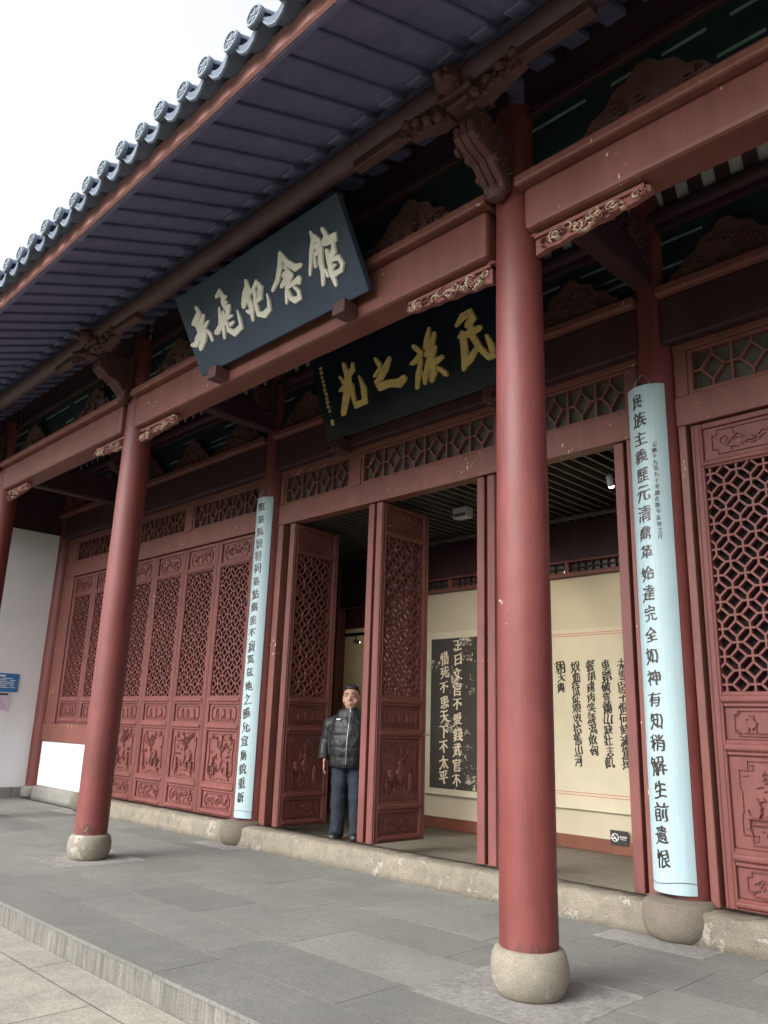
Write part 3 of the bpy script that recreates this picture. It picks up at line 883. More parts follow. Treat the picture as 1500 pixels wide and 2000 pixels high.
            st([(bx + .05 * cos(j * .7), h * .47 + .022 * sin(j * .7 + 1) + .006 * j, .008) for j in range(7)], .009)
    return q

def lattice(w, h, P, dp=.03):
    q = MB(); s_ = P * .42; bw = .0160
    nx, nz = int(w / P) + 2, int(h / P) + 2
    ox, oz = (w - (nx - 2) * P) / 2, (h - (nz - 2) * P) / 2
    def clip(a, b_):
        (x0, z0), (x1, z1) = a, b_; t0, t1 = 0., 1.
        for p_, qv in ((-(x1 - x0), x0), (x1 - x0, w - x0), (-(z1 - z0), z0), (z1 - z0, h - z0)):
            if abs(p_) < 1e-9:
                if qv < 0: return None
            else:
                t_ = qv / p_
                if p_ < 0: t0 = max(t0, t_)
                else: t1 = min(t1, t_)
        if t1 - t0 < 1e-3: return None
        return (x0 + (x1 - x0) * t0, z0 + (z1 - z0) * t0), (x0 + (x1 - x0) * t1, z0 + (z1 - z0) * t1)
    def seg(a, b_, off):
        c_ = clip(a, b_)
        if c_: q.bar((c_[0][0], off, c_[0][1]), (c_[1][0], off, c_[1][1]), bw, dp, (0, 1, 0))
    for i in range(-1, nx + 1):
        for j in range(-1, nz + 1):
            if (i + j) % 2: continue
            x, z = ox + i * P, oz + j * P
            seg((x - s_, z), (x + s_, z), 0); seg((x, z - s_), (x, z + s_), .0015)
            e = P - s_
            seg((x + s_, z), (x + P, z + e), .003); seg((x + s_, z), (x + P, z - e), .0042)
            seg((x - s_, z), (x - P, z + e), .0048); seg((x - s_, z), (x - P, z - e), .0036)
    return q

LT = .09
ZL = [(3.535, 3.80, 'top'), (1.372, 1.605, 'mid'), (.628, 1.262, 'big'), (.302, .512, 'bottom')]
_lat = {}
def make_leaf(Wd, seed, window=False, flip=False, dp=.028):
    """leaf from x = 0 to Wd (or -Wd to 0 when flip), front at y = 0; z in world heights"""
    x0 = -Wd if flip else 0.0; st = .092; x1 = x0 + Wd; zb = .226 if not window else 1.27
    q = MB(); e = .003
    q.box(x0 + e, x0 + st, 0, LT, zb, 3.845); q.box(x1 - st, x1 - e, 0, LT, zb, 3.845)
    for xx in (x0 + .026, x0 + st - .022, x1 - st + .022, x1 - .026):
        q.box(xx - .006, xx + .006, -.006, .004, zb + .004, 3.84)
    a, b_ = x0 + st, x1 - st
    rails = [(3.80, 3.845), (3.463, 3.535), (1.605, 1.715), (1.262, 1.372), (.512, .628), (zb, .302)]
    if window: rails = [(3.80, 3.845), (3.463, 3.535), (1.605, 1.715), (zb, 1.372)]
    for r0_, r1_ in rails:
        q.box(a, b_, .004, LT - .004, r0_, r1_)
        if r1_ - r0_ > .06:
            zc_ = (r0_ + r1_) / 2; hw = min(.034, (r1_ - r0_) * .36)
            fm = lambda u, v_, d: (a + d, -v_ + .005, u)
            q.prism([(zc_ - hw, 0), (zc_ - hw * .45, .020), (zc_ + hw * .45, .020), (zc_ + hw, 0)], fm, -.012, b_ - a + .012)
    for z0, z1, k in ZL:
        if window and z0 < 1.3: continue
        q.box(a, b_, .026, .06, z0, z1)
    o = q.build('window_leaf' if window else 'door_leaf', m_door, HALL, bevel=.005, seg=1)
    for n_, (z0, z1, k) in enumerate(ZL):
        if window and z0 < 1.3: continue
        rl = relief(k, b_ - a, z1 - z0, seed * 7 + n_)
        p = rl.build('carved_panel', m_door, o); p.location = (a, .026, z0)
    key = (round(b_ - a, 3), dp)
    if key not in _lat:
        _lat[key] = lattice(b_ - a, 3.463 - 1.715, .103, dp).build('lattice', m_door, o)
        l_ = _lat[key]
    else:
        l_ = _lat[key].copy(); COL.objects.link(l_); l_.parent = o
    l_.location = (a, .016 + dp / 2, 1.715)
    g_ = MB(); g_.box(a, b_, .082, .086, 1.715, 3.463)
    return o, g_
def place(o, x, y, rz=0):
    o.location = (x, y, 0); o.rotation_euler = (0, 0, rz); return o
m_backing = plain('unlit_room_backing', (.008, .006, .007), .7, .1, 6, .1)  # matte black sheet standing in for the unlit room behind closed lattices
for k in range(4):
    o, g_ = make_leaf(.872, 20 + k); place(o, -9.25 + .875 * k, YF + .025); g_.build('pane_or_backing', m_backing, o)
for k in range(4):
    o, g_ = make_leaf(.872, 40 + k, dp=.055); place(o, .262 + .885 * k, YF + .025); g_.build('pane_or_backing', m_backing, o)
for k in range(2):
    o, g_ = make_leaf(.82, 60 + k, True); place(o, -11.31 + .825 * k, YF + .025); g_.build('pane_or_backing', m_backing, o)
part('door_jamb', m_red, (-11.74, -11.315, YF, YF + .12, 1.264, 3.857)); part('door_jamb', m_red, (-9.655, -9.59, YF, YF + .12, 1.264, 3.857))
OPEN = [(-4.885, False, 93), (-3.535, True, -90), (-3.312, False, 90), (-1.955, True, -90), (-1.735, False, 91), (-.425, True, -90)]
for k, (hx, fl, ang) in enumerate(OPEN):
    o, g_ = make_leaf(.80, 80 + k, False, fl); place(o, hx, 2.005, radians(ang))
    if k == 2:
        h_ = MB(); h_.lathe([(.0, -.012), (.02, -.010), (.022, .0), (.012, .008), (0, .012)], (0, 0, 0), 14)
        h_.tube([(.0, -.01, 0), (.02, -.03, 0), (.05, -.032, 0), (.075, -.02, 0)], .007, 8)
        hh = h_.build('door_handle', m_brass, o, smooth='auto'); hh.location = (.74, -.012, 1.31)

# ------------------------------------------------------------------ interior
part('interior_wall', m_wall, (-5.6, 4.4, 4.52, 4.66, .10, 3.26), bevel=0)
part('skirting_board', m_wood, (-5.6, 4.4, 4.48, 4.518, .102, .245), bevel=.004)
part('interior_frieze', m_dark, (-5.6, 4.4, 4.50, 4.66, 3.47, 4.10), bevel=0)
part('interior_rail', m_red, (-5.6, 4.4, 4.45, 4.64, 3.262, 3.315))
part('interior_rail', m_red, (-5.6, 4.4, 4.45, 4.64, 3.44, 3.468))
x = -5.4
while x < 4:
    q = MB(); q.box(x, x + .06, 4.47, 4.60, 3.317, 3.438); o = q.build('grid_window', m_red, HALL)
    q = MB()
    for k in range(1, 8): q.box(x + .06 + k * .105 - .006, x + .06 + k * .105 + .006, 4.50, 4.53, 3.317, 3.438)
    q.box(x + .06, x + .90, 4.503, 4.527, 3.372, 3.384); q.build('window_lattice', m_dark, o)
    q = MB(); q.box(x + .06, x + .90, 4.54, 4.55, 3.317, 3.438); q.build('pane_or_backing', m_glass, o)
    x += .96
part('interior_ceiling', m_black, (-9.4, 4.4, 2.16, 8.2, 4.20, 4.26), bevel=0)
sl = MB(); sl.box(-.014, .014, 2.2, 4.44, 3.93, 4.02)
s0 = sl.build('ceiling_slat', m_slat, HALL, loc=(-8.6, 0, 0)); x = -8.6 + .135
while x < 2.5: dup(s0, HALL, (x, 0, 0)); x += .135
part('lighting_track', m_slat, (-8.0, 3.0, 4.02, 4.06, 3.86, 3.90), bevel=.004)
part('partition_wall', m_dark, (-9.6, -9.4, 2.2, 8.2, .1, 4.2), bevel=0)
part('partition_wall', m_dark, (4.3, 4.45, 2.2, 4.5, .1, 4.2), bevel=0)
# deeper room at the left with its red frame
part('far_wall', m_wall, (-9.4, -5.0, 7.0, 7.15, .1, 3.3), bevel=0)
part('far_frieze', m_dark, (-9.4, -5.0, 7.0, 7.15, 3.302, 4.2), bevel=0)
part('side_partition', m_dark, (-5.6, -5.45, 4.662, 7.0, .1, 4.2), bevel=0)
part('inner_post', m_red, (-6.88, -6.72, 4.42, 4.58, .1, 4.19), bevel=.01)
part('inner_lintel', m_dark, (-9.38, -6.884, 4.44, 4.56, 3.2, 4.19), bevel=.01)
part('inner_lintel', m_dark, (-6.716, -5.61, 4.44, 4.56, 3.2, 4.19), bevel=.01)
part('inner_sill', m_red, (-9.38, -6.884, 4.44, 4.56, .1, .32), bevel=.01)
def grid_leaf(x0, x1):
    q = MB(); z0, z1 = .33, 3.19
    for a, b_, c_, d_ in ((x0, x0 + .06, z0, z1), (x1 - .06, x1, z0, z1), (x0 + .06, x1 - .06, z0, z0 + .08), (x0 + .06, x1 - .06, z1 - .08, z1), (x0 + .06, x1 - .06, 2.4, 2.48), (x0 + .06, x1 - .06, 1.2, 1.28)): q.box(a, b_, 4.47, 4.53, c_, d_)
    o = q.build('screen_leaf', m_red, HALL)
    q = MB(); k = 1
    while x0 + .06 + k * .09 < x1 - .07: q.box(x0 + .06 + k * .09 - .006, x0 + .06 + k * .09 + .006, 4.488, 4.512, z0 + .08, z1 - .08); k += 1
    k = 1
    while z0 + .08 + k * .14 < z1 - .08: q.box(x0 + .06, x1 - .06, 4.491, 4.509, z0 + .08 + k * .14 - .006, z0 + .08 + k * .14 + .006); k += 1
    q.build('window_lattice', m_red, o)
grid_leaf(-9.36, -8.14); grid_leaf(-8.12, -6.89)

# white side wall at the end of the veranda
part('side_wall', m_white, (-12.15, -11.95, -.9, 1.93, .172, 4.69), bevel=.006)
part('side_frieze', m_dark, (-12.12, -11.97, -.9, 1.93, 4.692, 6.6), bevel=0)
rough = MB(); y = -.95; rr = random.Random(9)
while y < 1.85:
    L = min(rr.uniform(.35, .6), 1.95 - y); rough.box(-12.2, -11.905 + rr.uniform(-.01, .01), y, y + L - .006, -.02, .171); y += L
rough.build('side_plinth', m_plinth, HALL, bevel=.012)

# ------------------------------------------------------------------ plaques
def plane_map(o, ux, uz, nrm):
    o = Vector(o); ux = Vector(ux); uz = Vector(uz); nrm = Vector(nrm)
    return lambda u, v_, d: tuple(o + ux * u + uz * v_ + nrm * d)

def plaque(name, xl, xr, yb, zb, yt, zt, mat, thick=.06):
    root = empty(name, ((xl + xr) / 2, yb, zb))
    uz = Vector((0, yt - yb, zt - zb)); H = uz.length; uz.normalize()
    nrm = Vector((0, -uz.z, uz.y))
    fm = plane_map((xl - root.location.x, 0, 0), (1, 0, 0), uz, nrm)
    q = MB(); q.prism([(0, 0), (xr - xl, 0), (xr - xl, H), (0, H)], fm, -thick, 0)
    q.build('board', mat, root, bevel=.006)
    return root, fm, xr - xl, H

def strokes(parent, name, mat, fm, data, h, base=.001):
    q = MB()
    for k, s_ in enumerate(data): q.ribbon(s_, fm, h + .0007 * k, base, .82)
    return q.build(name, mat, parent)

# traced brush strokes: picture points (crop pixels) -> board plane
def unproject(px, py, P0, nrm):
    d = _r2 * ((px - 750) / 1548.1) + _u2 * (-(py - 1000) / 1548.1) + _f
    t_ = (Vector(P0) - CAM).dot(nrm) / d.dot(nrm)
    return CAM + d * t_
PLAQUE1 = [
 [[(150,735,26),(172,775,44),(152,830,46),(124,868,26)],[(212,795,20),(196,850,36),(170,908,44)],[(140,860,40),(182,900,48),(196,950,44)],[(252,842,14),(216,900,30),(192,955,40)],[(196,935,46),(160,1000,42),(150,1040,40),(116,1046,22)],[(238,916,16),(266,950,26),(286,1002,22)],[(222,930,42),(212,995,48),(190,1070,34)]],
 [[(318,640,22),(344,600,46),(372,640,40),(378,700,44)],[(400,634,12),(376,662,24)],[(410,682,10),(384,704,24)],[(430,712,18),(396,735,34)],[(344,735,14),(352,800,30),(354,880,36),(330,935,40)],[(378,765,20),(374,860,36),(388,980,24)],[(428,722,22),(412,790,42),(372,880,36),(318,938,30)],[(455,796,14),(424,812,24)],[(464,850,18),(440,872,26)],[(404,838,20),(426,920,36),(472,944,44),(530,890,38),(516,820,24),(498,756,10)]],
 [[(566,512,30),(578,560,50),(560,620,52),(546,712,42)],[(602,590,36),(572,640,42),(548,700,40)],[(582,640,40),(610,720,46),(624,832,24)],[(574,760,18),(602,772,28)],[(622,592,22),(656,515,34),(686,560,46),(682,640,42)],[(640,596,26),(648,700,34),(672,786,38),(722,790,46),(764,740,38),(758,670,24),(744,618,10)],[(694,646,28),(660,674,26)]],
 [[(852,280,34),(850,380,42),(830,500,36),(790,586,24)],[(862,290,30),(902,350,42),(976,400,46),(1026,374,26)],[(892,392,32),(922,428,50),(884,462,36)],[(946,460,38),(902,500,46),(866,552,28)],[(928,488,44),(918,540,40),(908,610,28),(908,690,20)],[(1012,490,42),(960,532,28),(932,556,18)],[(1016,500,22),(1016,526,22)],[(922,580,16),(940,650,38),(978,670,42),(1018,644,40),(1008,592,30),(974,560,20)]],
 [[(1108,104,24),(1132,160,46),(1114,260,36),(1102,455,20)],[(1132,140,38),(1176,176,40)],[(1182,190,32),(1148,226,28)],[(1182,240,32),(1146,292,24)],[(1142,318,20),(1150,384,28)],[(1192,226,34),(1192,350,42),(1212,430,40),(1214,536,26)],[(1208,76,32),(1240,130,42),(1214,192,32)],[(1236,160,28),(1322,124,44),(1318,168,24)],[(1228,200,30),(1296,172,34),(1302,260,46),(1280,302,36)],[(1246,256,30),(1270,350,46),(1290,450,44),(1322,540,24)],[(1290,330,26),(1342,310,40),(1376,364,34),(1368,414,34),(1308,452,36)],[(1318,372,18),(1302,390,16)],[(1238,420,22),(1256,462,26)]],
]
PLAQUE2 = [
 [[(1156,182,20),(1200,112,46),(1266,80,54),(1286,116,48),(1242,176,46)],[(1336,196,34),(1272,232,46),(1184,268,34)],[(1204,246,46),(1214,330,50),(1226,440,60),(1214,516,30)],[(1262,180,48),(1276,260,46),(1340,356,46),(1408,424,44),(1456,412,30)],[(1392,262,26),(1424,330,44),(1440,412,42)],[(1308,360,34),(1262,440,44),(1226,480,40)]],
 [[(830,346,34),(866,374,36)],[(884,394,38),(842,456,36),(808,476,20)],[(884,444,22),(862,560,38),(854,658,28)],[(898,540,16),(916,622,26)],[(946,200,16),(932,290,46),(914,354,26)],[(986,240,22),(966,320,42),(924,406,30)],[(988,346,30),(958,430,58),(930,530,42),(914,620,24)],[(1048,420,26),(990,462,40),(944,516,32)],[(976,450,40),(984,540,46),(968,602,30)],[(1026,510,30),(1076,552,38)]],
 [[(534,440,26),(562,482,36)],[(638,434,26),(606,510,46),(572,580,40),(546,606,24)],[(568,506,20),(526,570,20)],[(534,612,20),(562,652,52),(640,624,46),(716,622,58),(752,584,44)]],
 [[(288,482,28),(316,560,46),(320,640,52),(300,760,46),(284,856,36)],[(356,474,16),(356,516,36),(320,566,34)],[(258,576,12),(288,616,32)],[(262,682,20),(310,640,42)],[(354,632,16),(360,720,30),(382,794,46),(450,764,46),(440,660,40),(408,570,12)]],
]
def to_board(char, off, sc, P0, nrm, o, uz, wk=1.0):
    out = []
    for s_ in char:
        pts = []
        for x, y, w in s_:
            p = unproject(off[0] + x / sc, off[1] + y / sc, P0, nrm); d = p - Vector(o)
            # local width: compare with a neighbour a stroke-width away
            p2 = unproject(off[0] + (x + w * .75) / sc, off[1] + (y + w * .66) / sc, P0, nrm)
            pts.append((d.x, d.dot(uz), (p2 - p).length * wk))
        out.append(pts)
    return out

XL1, XR1 = -3.66, -1.25
root, fm, pw, ph = plaque('name_plaque', XL1, XR1, -.235, 4.705, -.62, 5.40, m_plq1)
tag(root, 'slate blue plaque with five pale gilt characters leaning out above the front beam', 'plaque')
uz = Vector((0, -.62 + .235, 5.40 - 4.705)).normalized(); nrm = Vector((0, -uz.z, uz.y))
for ch in PLAQUE1:
    strokes(root, 'character', m_silver, fm, to_board(ch, (350, 430), 1500 / 350, (0, -.235, 4.705), nrm, (XL1, -.235, 4.705), uz, 1.28), .014)
XL2, XR2 = -4.12, -1.28
root, fm, pw, ph = plaque('black_plaque', XL2, XR2, 1.83, 4.70, 1.45, 5.72, m_plq2)
tag(root, 'glossy black plaque with four gold characters hung deeper in, over the open doorway', 'plaque')
uz = Vector((0, 1.45 - 1.83, 5.72 - 4.70)).normalized(); nrm = Vector((0, -uz.z, uz.y))
for ch in PLAQUE2:
    strokes(root, 'character', m_gold, fm, to_board(ch, (600, 590), 1500 / 380, (0, 1.83, 4.70), nrm, (XL2, 1.83, 4.70), uz, 1.18), .022)
q = MB(); r = random.Random(4); u0 = .16
for k in range(11):
    vv = ph * .80 - k * .052
    for j in range(3):
        a = r.uniform(0, 3.1)
        q.ribbon([(u0 + r.uniform(-.02, .02), vv + r.uniform(-.016, .016), .010), (u0 + .024 * cos(a), vv + .018 * sin(a), .012), (u0 + r.uniform(-.02, .02), vv - .02, .005)], fm, .006 + .0006 * (3 * k + j), .001, .8)
q.box(0, 0.0001, 0, .0001, 0, .0001)
q.prism([(u0 - .024, ph * .80 - .70), (u0 + .024, ph * .80 - .70), (u0 + .024, ph * .80 - .63), (u0 - .024, ph * .80 - .63)], fm, .001, .008)
q.build('signature_column', m_gold, root)
# blocks that carry the plaques
def block(x, y, z, s_, carved, rot=0):
    q = MB(); q.box(-s_, s_, -s_, s_, -s_ * .8, s_ * .8)
    if carved:
        r = random.Random(int(x * 100)); f_ = lambda u, v_, d: (u, -s_ - d, v_)
        for k in range(14):
            u, v_ = r.uniform(-s_, s_) * .8, r.uniform(-s_, s_) * .7; cr = .03; st = r.uniform(0, 6)
            q.ribbon([(u + cr * (1 - .1 * j) * cos(st + j * .8), v_ + cr * (1 - .1 * j) * sin(st + j * .8), .014) for j in range(6)], f_, .02 + .0006 * k, -.003, .6)
    o = q.build('plaque_block', m_carve, HALL, bevel=.01, loc=(x, y, z))
block(-3.40, -.215, 4.655, .075, False); block(-1.55, -.215, 4.655, .075, False)
block(-3.94, 1.89, 4.615, .095, True); block(-1.62, 1.89, 4.615, .095, True)

# ------------------------------------------------------------------ couplet boards
def couplet(x, text, side, label, seed, uo=-.035):
    r = random.Random(seed); yc = D - .015; R = .198; A = radians(58); z0, z1 = .285, 4.245
    root = empty('couplet_board', (x, yc, z0)); tag(root, label, 'couplet board')
    q = MB(); n = 22; vs = []
    for zz in (0, z1 - z0):
        for rr in (R, R - .022):
            for j in range(n + 1):
                a = -A + 2 * A * j / n; vs.append((rr * sin(a), -rr * cos(a), zz))
    m__ = n + 1; fs = []
    for j in range(n):
        fs += [(j, j + 1, j + 1 + 2 * m__, j + 2 * m__), (m__ + j + 1, m__ + j, 3 * m__ + j, 3 * m__ + j + 1), (j, m__ + j, m__ + j + 1, j + 1), (2 * m__ + j, 2 * m__ + j + 1, 3 * m__ + j + 1, 3 * m__ + j)]
    fs += [(0, 2 * m__, 3 * m__, m__), (n, m__ + n, 3 * m__ + n, 2 * m__ + n)]
    q.add(vs, fs); q.build('curved_panel', m_couplet, root, smooth='auto', bevel=.003)
    fm = lambda u, v_, d: ((R + d) * sin(u / R), -(R + d) * cos(u / R), v_ - z0)
    k_ = len(text)
    for i, ch in enumerate(text):
        zc_ = 4.105 - (4.105 - .515) * i / (k_ - 1)
        c = MB(); write(c, ch, uo + r.uniform(-.006, .006), zc_ + r.uniform(-.006, .006), r.uniform(.116, .138), fm, .0012, .002, r, .017, 1.4)
        c.build('character', m_ink, root)
    for i, ch in enumerate(side):
        zc_ = 3.70 - (3.70 - 2.92) * i / max(1, len(side) - 1)
        c = MB(); write(c, ch, .085 + r.uniform(-.004, .004), zc_, .045, fm, .0012, .0015, r, .010, 1.4)
        c.build('small_character', m_ink, root)
    w = MB(); w.tube([(-.075, -.175, z1 - z0 - .02), (-.06, -.172, z1 - z0 + .04), (.0, -.160, z1 - z0 + .115), (.055, -.172, z1 - z0 + .05), (.075, -.175, z1 - z0 - .02)], .005, 6)
    w.build('hanging_wire', m_wire, root)
    w = MB(); w.tube([fm(u, z0 + .075 + .012 * sin(u * 14 + x), .003) for u in [(-.19 + .02 * j) for j in range(20)]], .003, 5); w.build('tie_wire', m_wire, root)
couplet(-.055, '民族主義歷元清鼎革始達完全如神有知稍解生前遺恨', '公曆千九百九十年歲在庚午孟秋之月',
        'pale cyan couplet board right of the doorway, with a second row of small characters', 3)
couplet(-5.44, '聖湖風景得祠墓點綴差不寂寞茲地之勝允宜廟貌重新', '',
        'pale cyan couplet board left of the open doorway, one row of characters only', 8, .035)

# ------------------------------------------------------------------ displays on the interior wall
root = empty('framed_rubbing', (-4.0, 4.50, .53))
tag(root, 'dark ink rubbing with pale characters in a cream frame on the interior wall', 'rubbing')
q = MB(); q.box(-.84, .86, -.05, .01, 0, 2.165); q.build('frame', m_paper, root, bevel=.006)
q = MB(); q.box(-.72, .74, -.054, -.0505, .082, 2.07); q.build('ink_panel', m_rub, root)
fm = lambda u, v_, d: (u, -.055 - d, v_)
m_chalk = plain('pale_rubbing_ink', (.70, .60, .42), .9)
rr = random.Random(12)
for cxx, s_, zt in ((-.21 - .02, '王曰文官不愛錢武官不', 1.97), (-.47, '惜死不患天下不太平', 1.80)):
    for i, ch in enumerate(s_):
        c = MB(); write(c, ch, cxx + rr.uniform(-.01, .01), zt - i * .197, .175, fm, 0.0005, .0015, rr, .022, 1.3); c.build('character', m_chalk, root)
root = empty('poem_scroll', (-1.5, 4.50, .53))
tag(root, 'large cream paper poem panel with black handwriting and thin red lines on the interior wall', 'poem panel')
q = MB(); q.box(-1.55, 1.2, -.025, .01, 0, 2.08); q.build('paper_panel', m_paper, root, bevel=.004)
q = MB()
for zz in (1.995, 2.022, .155, .185):
    q = MB(); q.box(-1.52, 1.18, -.0275, -.024, zz, zz + .006); q.build('red_line', m_redline, root)
fm = lambda u, v_, d: (u, -.026 - d, v_)
cols = ['未雪臣子恨何時滅駕長', '車踏破賀蘭山缺壯志飢', '餐胡虜肉笑談渴飲匈', '奴血待從頭收拾舊山河', '朝天闕']
for j, s_ in enumerate(cols):
    for i, ch in enumerate(s_):
        c = MB(); stp = (1.69 - .53) / 9.6 if len(s_) > 3 else .125
        write(c, ch, -.295 - .205 * j + rr.uniform(-.012, .012), 1.63 - i * stp, rr.uniform(.115, .150), fm, .0005, .001, rr, .024, 1.5); c.build('character', m_ink2, root)
root = empty('no_smoking_sign', (-1.915, 4.50, .20))
tag(root, 'small black no smoking sign low on the interior wall above the skirting', 'sign')
q = MB(); q.box(-.115, .105, -.032, -.026, .0, .155); q.build('plate', plain('black_acrylic', (.03, .028, .028), .35), root, bevel=.004)
m_sw = plain('white_print', (.8, .8, .78), .5)
fm = lambda u, v_, d: (u, -.0325 - d, v_)
q = MB(); cx, cz = -.055, .08
q.ribbon([(cx + .040 * cos(j * pi / 10), cz + .040 * sin(j * pi / 10), .008) for j in range(21)], fm, .001, 0, .9, False)
q.ribbon([(cx - .028, cz + .028, .008), (cx + .028, cz - .028, .008)], fm, .0014, 0, .9)
q.ribbon([(cx - .05, cz - .012, .010), (cx + .006, cz - .012, .010)], fm, .0018, 0, .9)
q.build('smoking_symbol', m_sw, root)
q = MB()
for i, ch in enumerate('禁止吸烟'): write(q, ch, .012 + .021 * i, .090, .022, fm, 0.0003, .001, rr, .02, 0)
write(q, 'NO SMOKING', .044, .066, .011, fm, .0003, .001, rr, .01, 0)
q.build('lettering', m_sw, root)

# ceiling fixtures
root = empty('ceiling_fixture', (-2.92, 2.95, 3.86)); tag(root, 'small grey box fixed under the dark slatted ceiling', 'fixture')
q = MB(); q.box(-.11, .11, -.06, .06, -.085, .045); q.build('housing', m_fixture, root, bevel=.012)
q = MB(); q.box(-.09, .09, -.064, -.060, -.075, -.03); q.build('lower_panel', m_slat, root)
q = MB(); q.box(-.02, .02, -.02, .02, .045, .075); q.build('bracket', m_slat, root)
m_bulb = glow('lamp_glow', (1.0, .80, .50), 14)
def spot(x, y, z, aim, label, power, ang=70):
    root = empty('spotlight', (x, y, z)); tag(root, label, 'spotlight', 'spotlights inside the hall')
    d = (Vector(aim) - Vector((x, y, z))).normalized()
    q = MB(); q.tube([-d * .07, d * .035], [.03, .036], 14); q.build('housing', m_fixture, root, smooth='auto')
    q = MB(); q.tube([d * .034, d * .045, d * .06, d * .066], [.026, .028, .020, .006], 14); q.build('lamp', m_bulb, root)
    q = MB(); q.tube([-d * .03, (-d.x * .03, -d.y * .03, .10)], .008, 6); q.build('stem', m_slat, root)
    l = bpy.data.lights.new('spotlight_beam', 'SPOT'); l.energy = power; l.color = (1.0, .84, .60); l.spot_size = radians(ang); l.spot_blend = .8; l.shadow_soft_size = .05
    lo = bpy.data.objects.new('spotlight_beam', l); COL.objects.link(lo); lo.parent = root; lo.location = d * .06
    lo.rotation_euler = (-d).to_track_quat('Z', 'Y').to_euler()
spot(-.83, 2.66, 3.74, (-1.4, 4.5, 1.6), 'small lit spotlight under the slatted ceiling near the right jamb', 26, 100)
spot(-2.05, 3.0, 3.74, (-4.0, 4.5, 1.7), 'small lit spotlight under the slatted ceiling aimed at the ink rubbing', 26, 100)
spot(-7.42, 5.5, 2.81, (-7.7, 7.0, 2.7), 'bare lit warm spotlight in the far room behind the man', 22, 120)
part('lighting_track', m_black, (-9.0, -5.7, 5.46, 5.54, 2.91, 2.96), bevel=.004)

# notices on the white side wall
root = empty('blue_notice', (-11.945, 1.0, 1.77)); tag(root, 'blue notice board with white lettering on the white side wall', 'notice')
q = MB(); q.box(0, .012, -.55, .525, 0, .315); q.build('panel', plain('blue_print', (.035, .14, .36), .4), root, bevel=.003)
q = MB(); rr = random.Random(2)
q.box(.0125, .0145, .02, .29, .262, .282)
for k in range(6):
    z_ = .225 - k * .031
    a = .16 + rr.uniform(0, .06); q.box(.0125, .014, a, a + rr.uniform(.14, .2), z_, z_ + .009)
    if k: q.box(.0125, .014, .38, .38 + rr.uniform(.05, .1), z_, z_ + .009)
q.build('lettering', m_sw, root)
root = empty('pink_notice', (-11.945, .95, 1.44)); tag(root, 'pale pink notice with a dark heading below the blue one', 'notice')
q = MB(); q.box(0, .010, -.40, .455, 0, .315); q.build('frame', m_white, root, bevel=.003)
q = MB(); q.box(.0102, .012, -.38, .43, .02, .255); q.build('pink_sheet', plain('pink_print', (.52, .40, .52), .5, .15, 20), root)
q = MB(); q.box(.0102, .012, -.38, .435, .268, .303); q.build('heading_bar', plain('dark_print', (.02, .03, .05), .4), root)

# ------------------------------------------------------------------ the man in the doorway
def loft(q, rings, n=20, cap=True):
    """rings: (centre, rx, ry, tilt-axis) stacked sections; centre 3d, section axes x / y unless given"""
    vs = []
    for (c, rx, ry, ax, ay) in rings:
        c = Vector(c); ax = Vector(ax); ay = Vector(ay)
        for j in range(n):
            a = 2 * pi * j / n; vs.append(c + ax * rx * cos(a) + ay * ry * sin(a))
    k = len(rings); fs = []
    for i in range(k - 1):
        for j in range(n):
            j2 = (j + 1) % n; fs.append((i * n + j, i * n + j2, (i + 1) * n + j2, (i + 1) * n + j))
    if cap: fs.append(tuple(range(n - 1, -1, -1))); fs.append(tuple((k - 1) * n + j for j in range(n)))
    q.add(vs, fs)
X_, Y_ = (1, 0, 0), (0, 1, 0)
def limb(q, pts, rad, n=14):
    pts = [Vector(p) for p in pts]; P = []; Rr = []
    for i in range(len(pts) - 1):
        for k in range(4):
            f = k / 4; P.append(pts[i].lerp(pts[i + 1], f)); Rr.append(rad[i] + (rad[i + 1] - rad[i]) * f)
    P.append(pts[-1]); Rr.append(rad[-1]); q.tube(P, Rr, n)
    return P, Rr
def ball(q, c, rx, ry, rz, n=14, m=9):
    rings = []
    for i in range(m):
        a = -pi / 2 + pi * (i + .5) / m * .98; rings.append(((c[0], c[1], c[2] + rz * sin(a)), rx * cos(a), ry * cos(a), X_, Y_))
    loft(q, rings, n)
def fuse(q, name, mat, parent, vox=.008, it=4, crease=None):
    o = q.build(name, mat, parent)
    md = o.modifiers.new('remesh', 'REMESH'); md.mode = 'VOXEL'; md.voxel_size = vox; md.use_smooth_shade = True
    sm = o.modifiers.new('smooth', 'SMOOTH'); sm.factor = .5; sm.iterations = it
    dg = bpy.context.evaluated_depsgraph_get(); me = bpy.data.meshes.new_from_object(o.evaluated_get(dg))
    o.modifiers.clear(); old = o.data; o.data = me; bpy.data.meshes.remove(old)
    if not me.materials: me.materials.append(mat)
    for p in me.polygons: p.use_smooth = True
    if crease:
        nz = mathutils.noise; amp, sc = crease; nr = [v.normal.copy() for v in me.vertices]
        for v, n_ in zip(me.vertices, nr):
            q_ = Vector((v.co.x * sc[0], v.co.y * sc[1], v.co.z * sc[2]))
            v.co += n_ * (amp * nz.noise(q_) + amp * .55 * nz.noise(q_ * 2.3 + Vector((5, 1, 2))))
    return o

man = empty('person', (-4.43, 2.68, .10), radians(38))
tag(man, 'man in black padded jacket and dark jeans standing half behind the open door leaf', 'person')
m_skin = plain('skin', (.36, .20, .145), .5, .06)
m_jacket = plain('black_nylon', (.013, .013, .014), .48, .3, 9, .4, 0, .9)
m_jeans = plain('dark_denim', (.022, .028, .038), .85, .25, 14, .2, 0, .6)
m_hair = plain('black_hair', (.010, .009, .009), .5, .3, 60, .4, 0, .8)
m_shoe = plain('black_shoe', (.015, .015, .016), .4)
bq = MB()
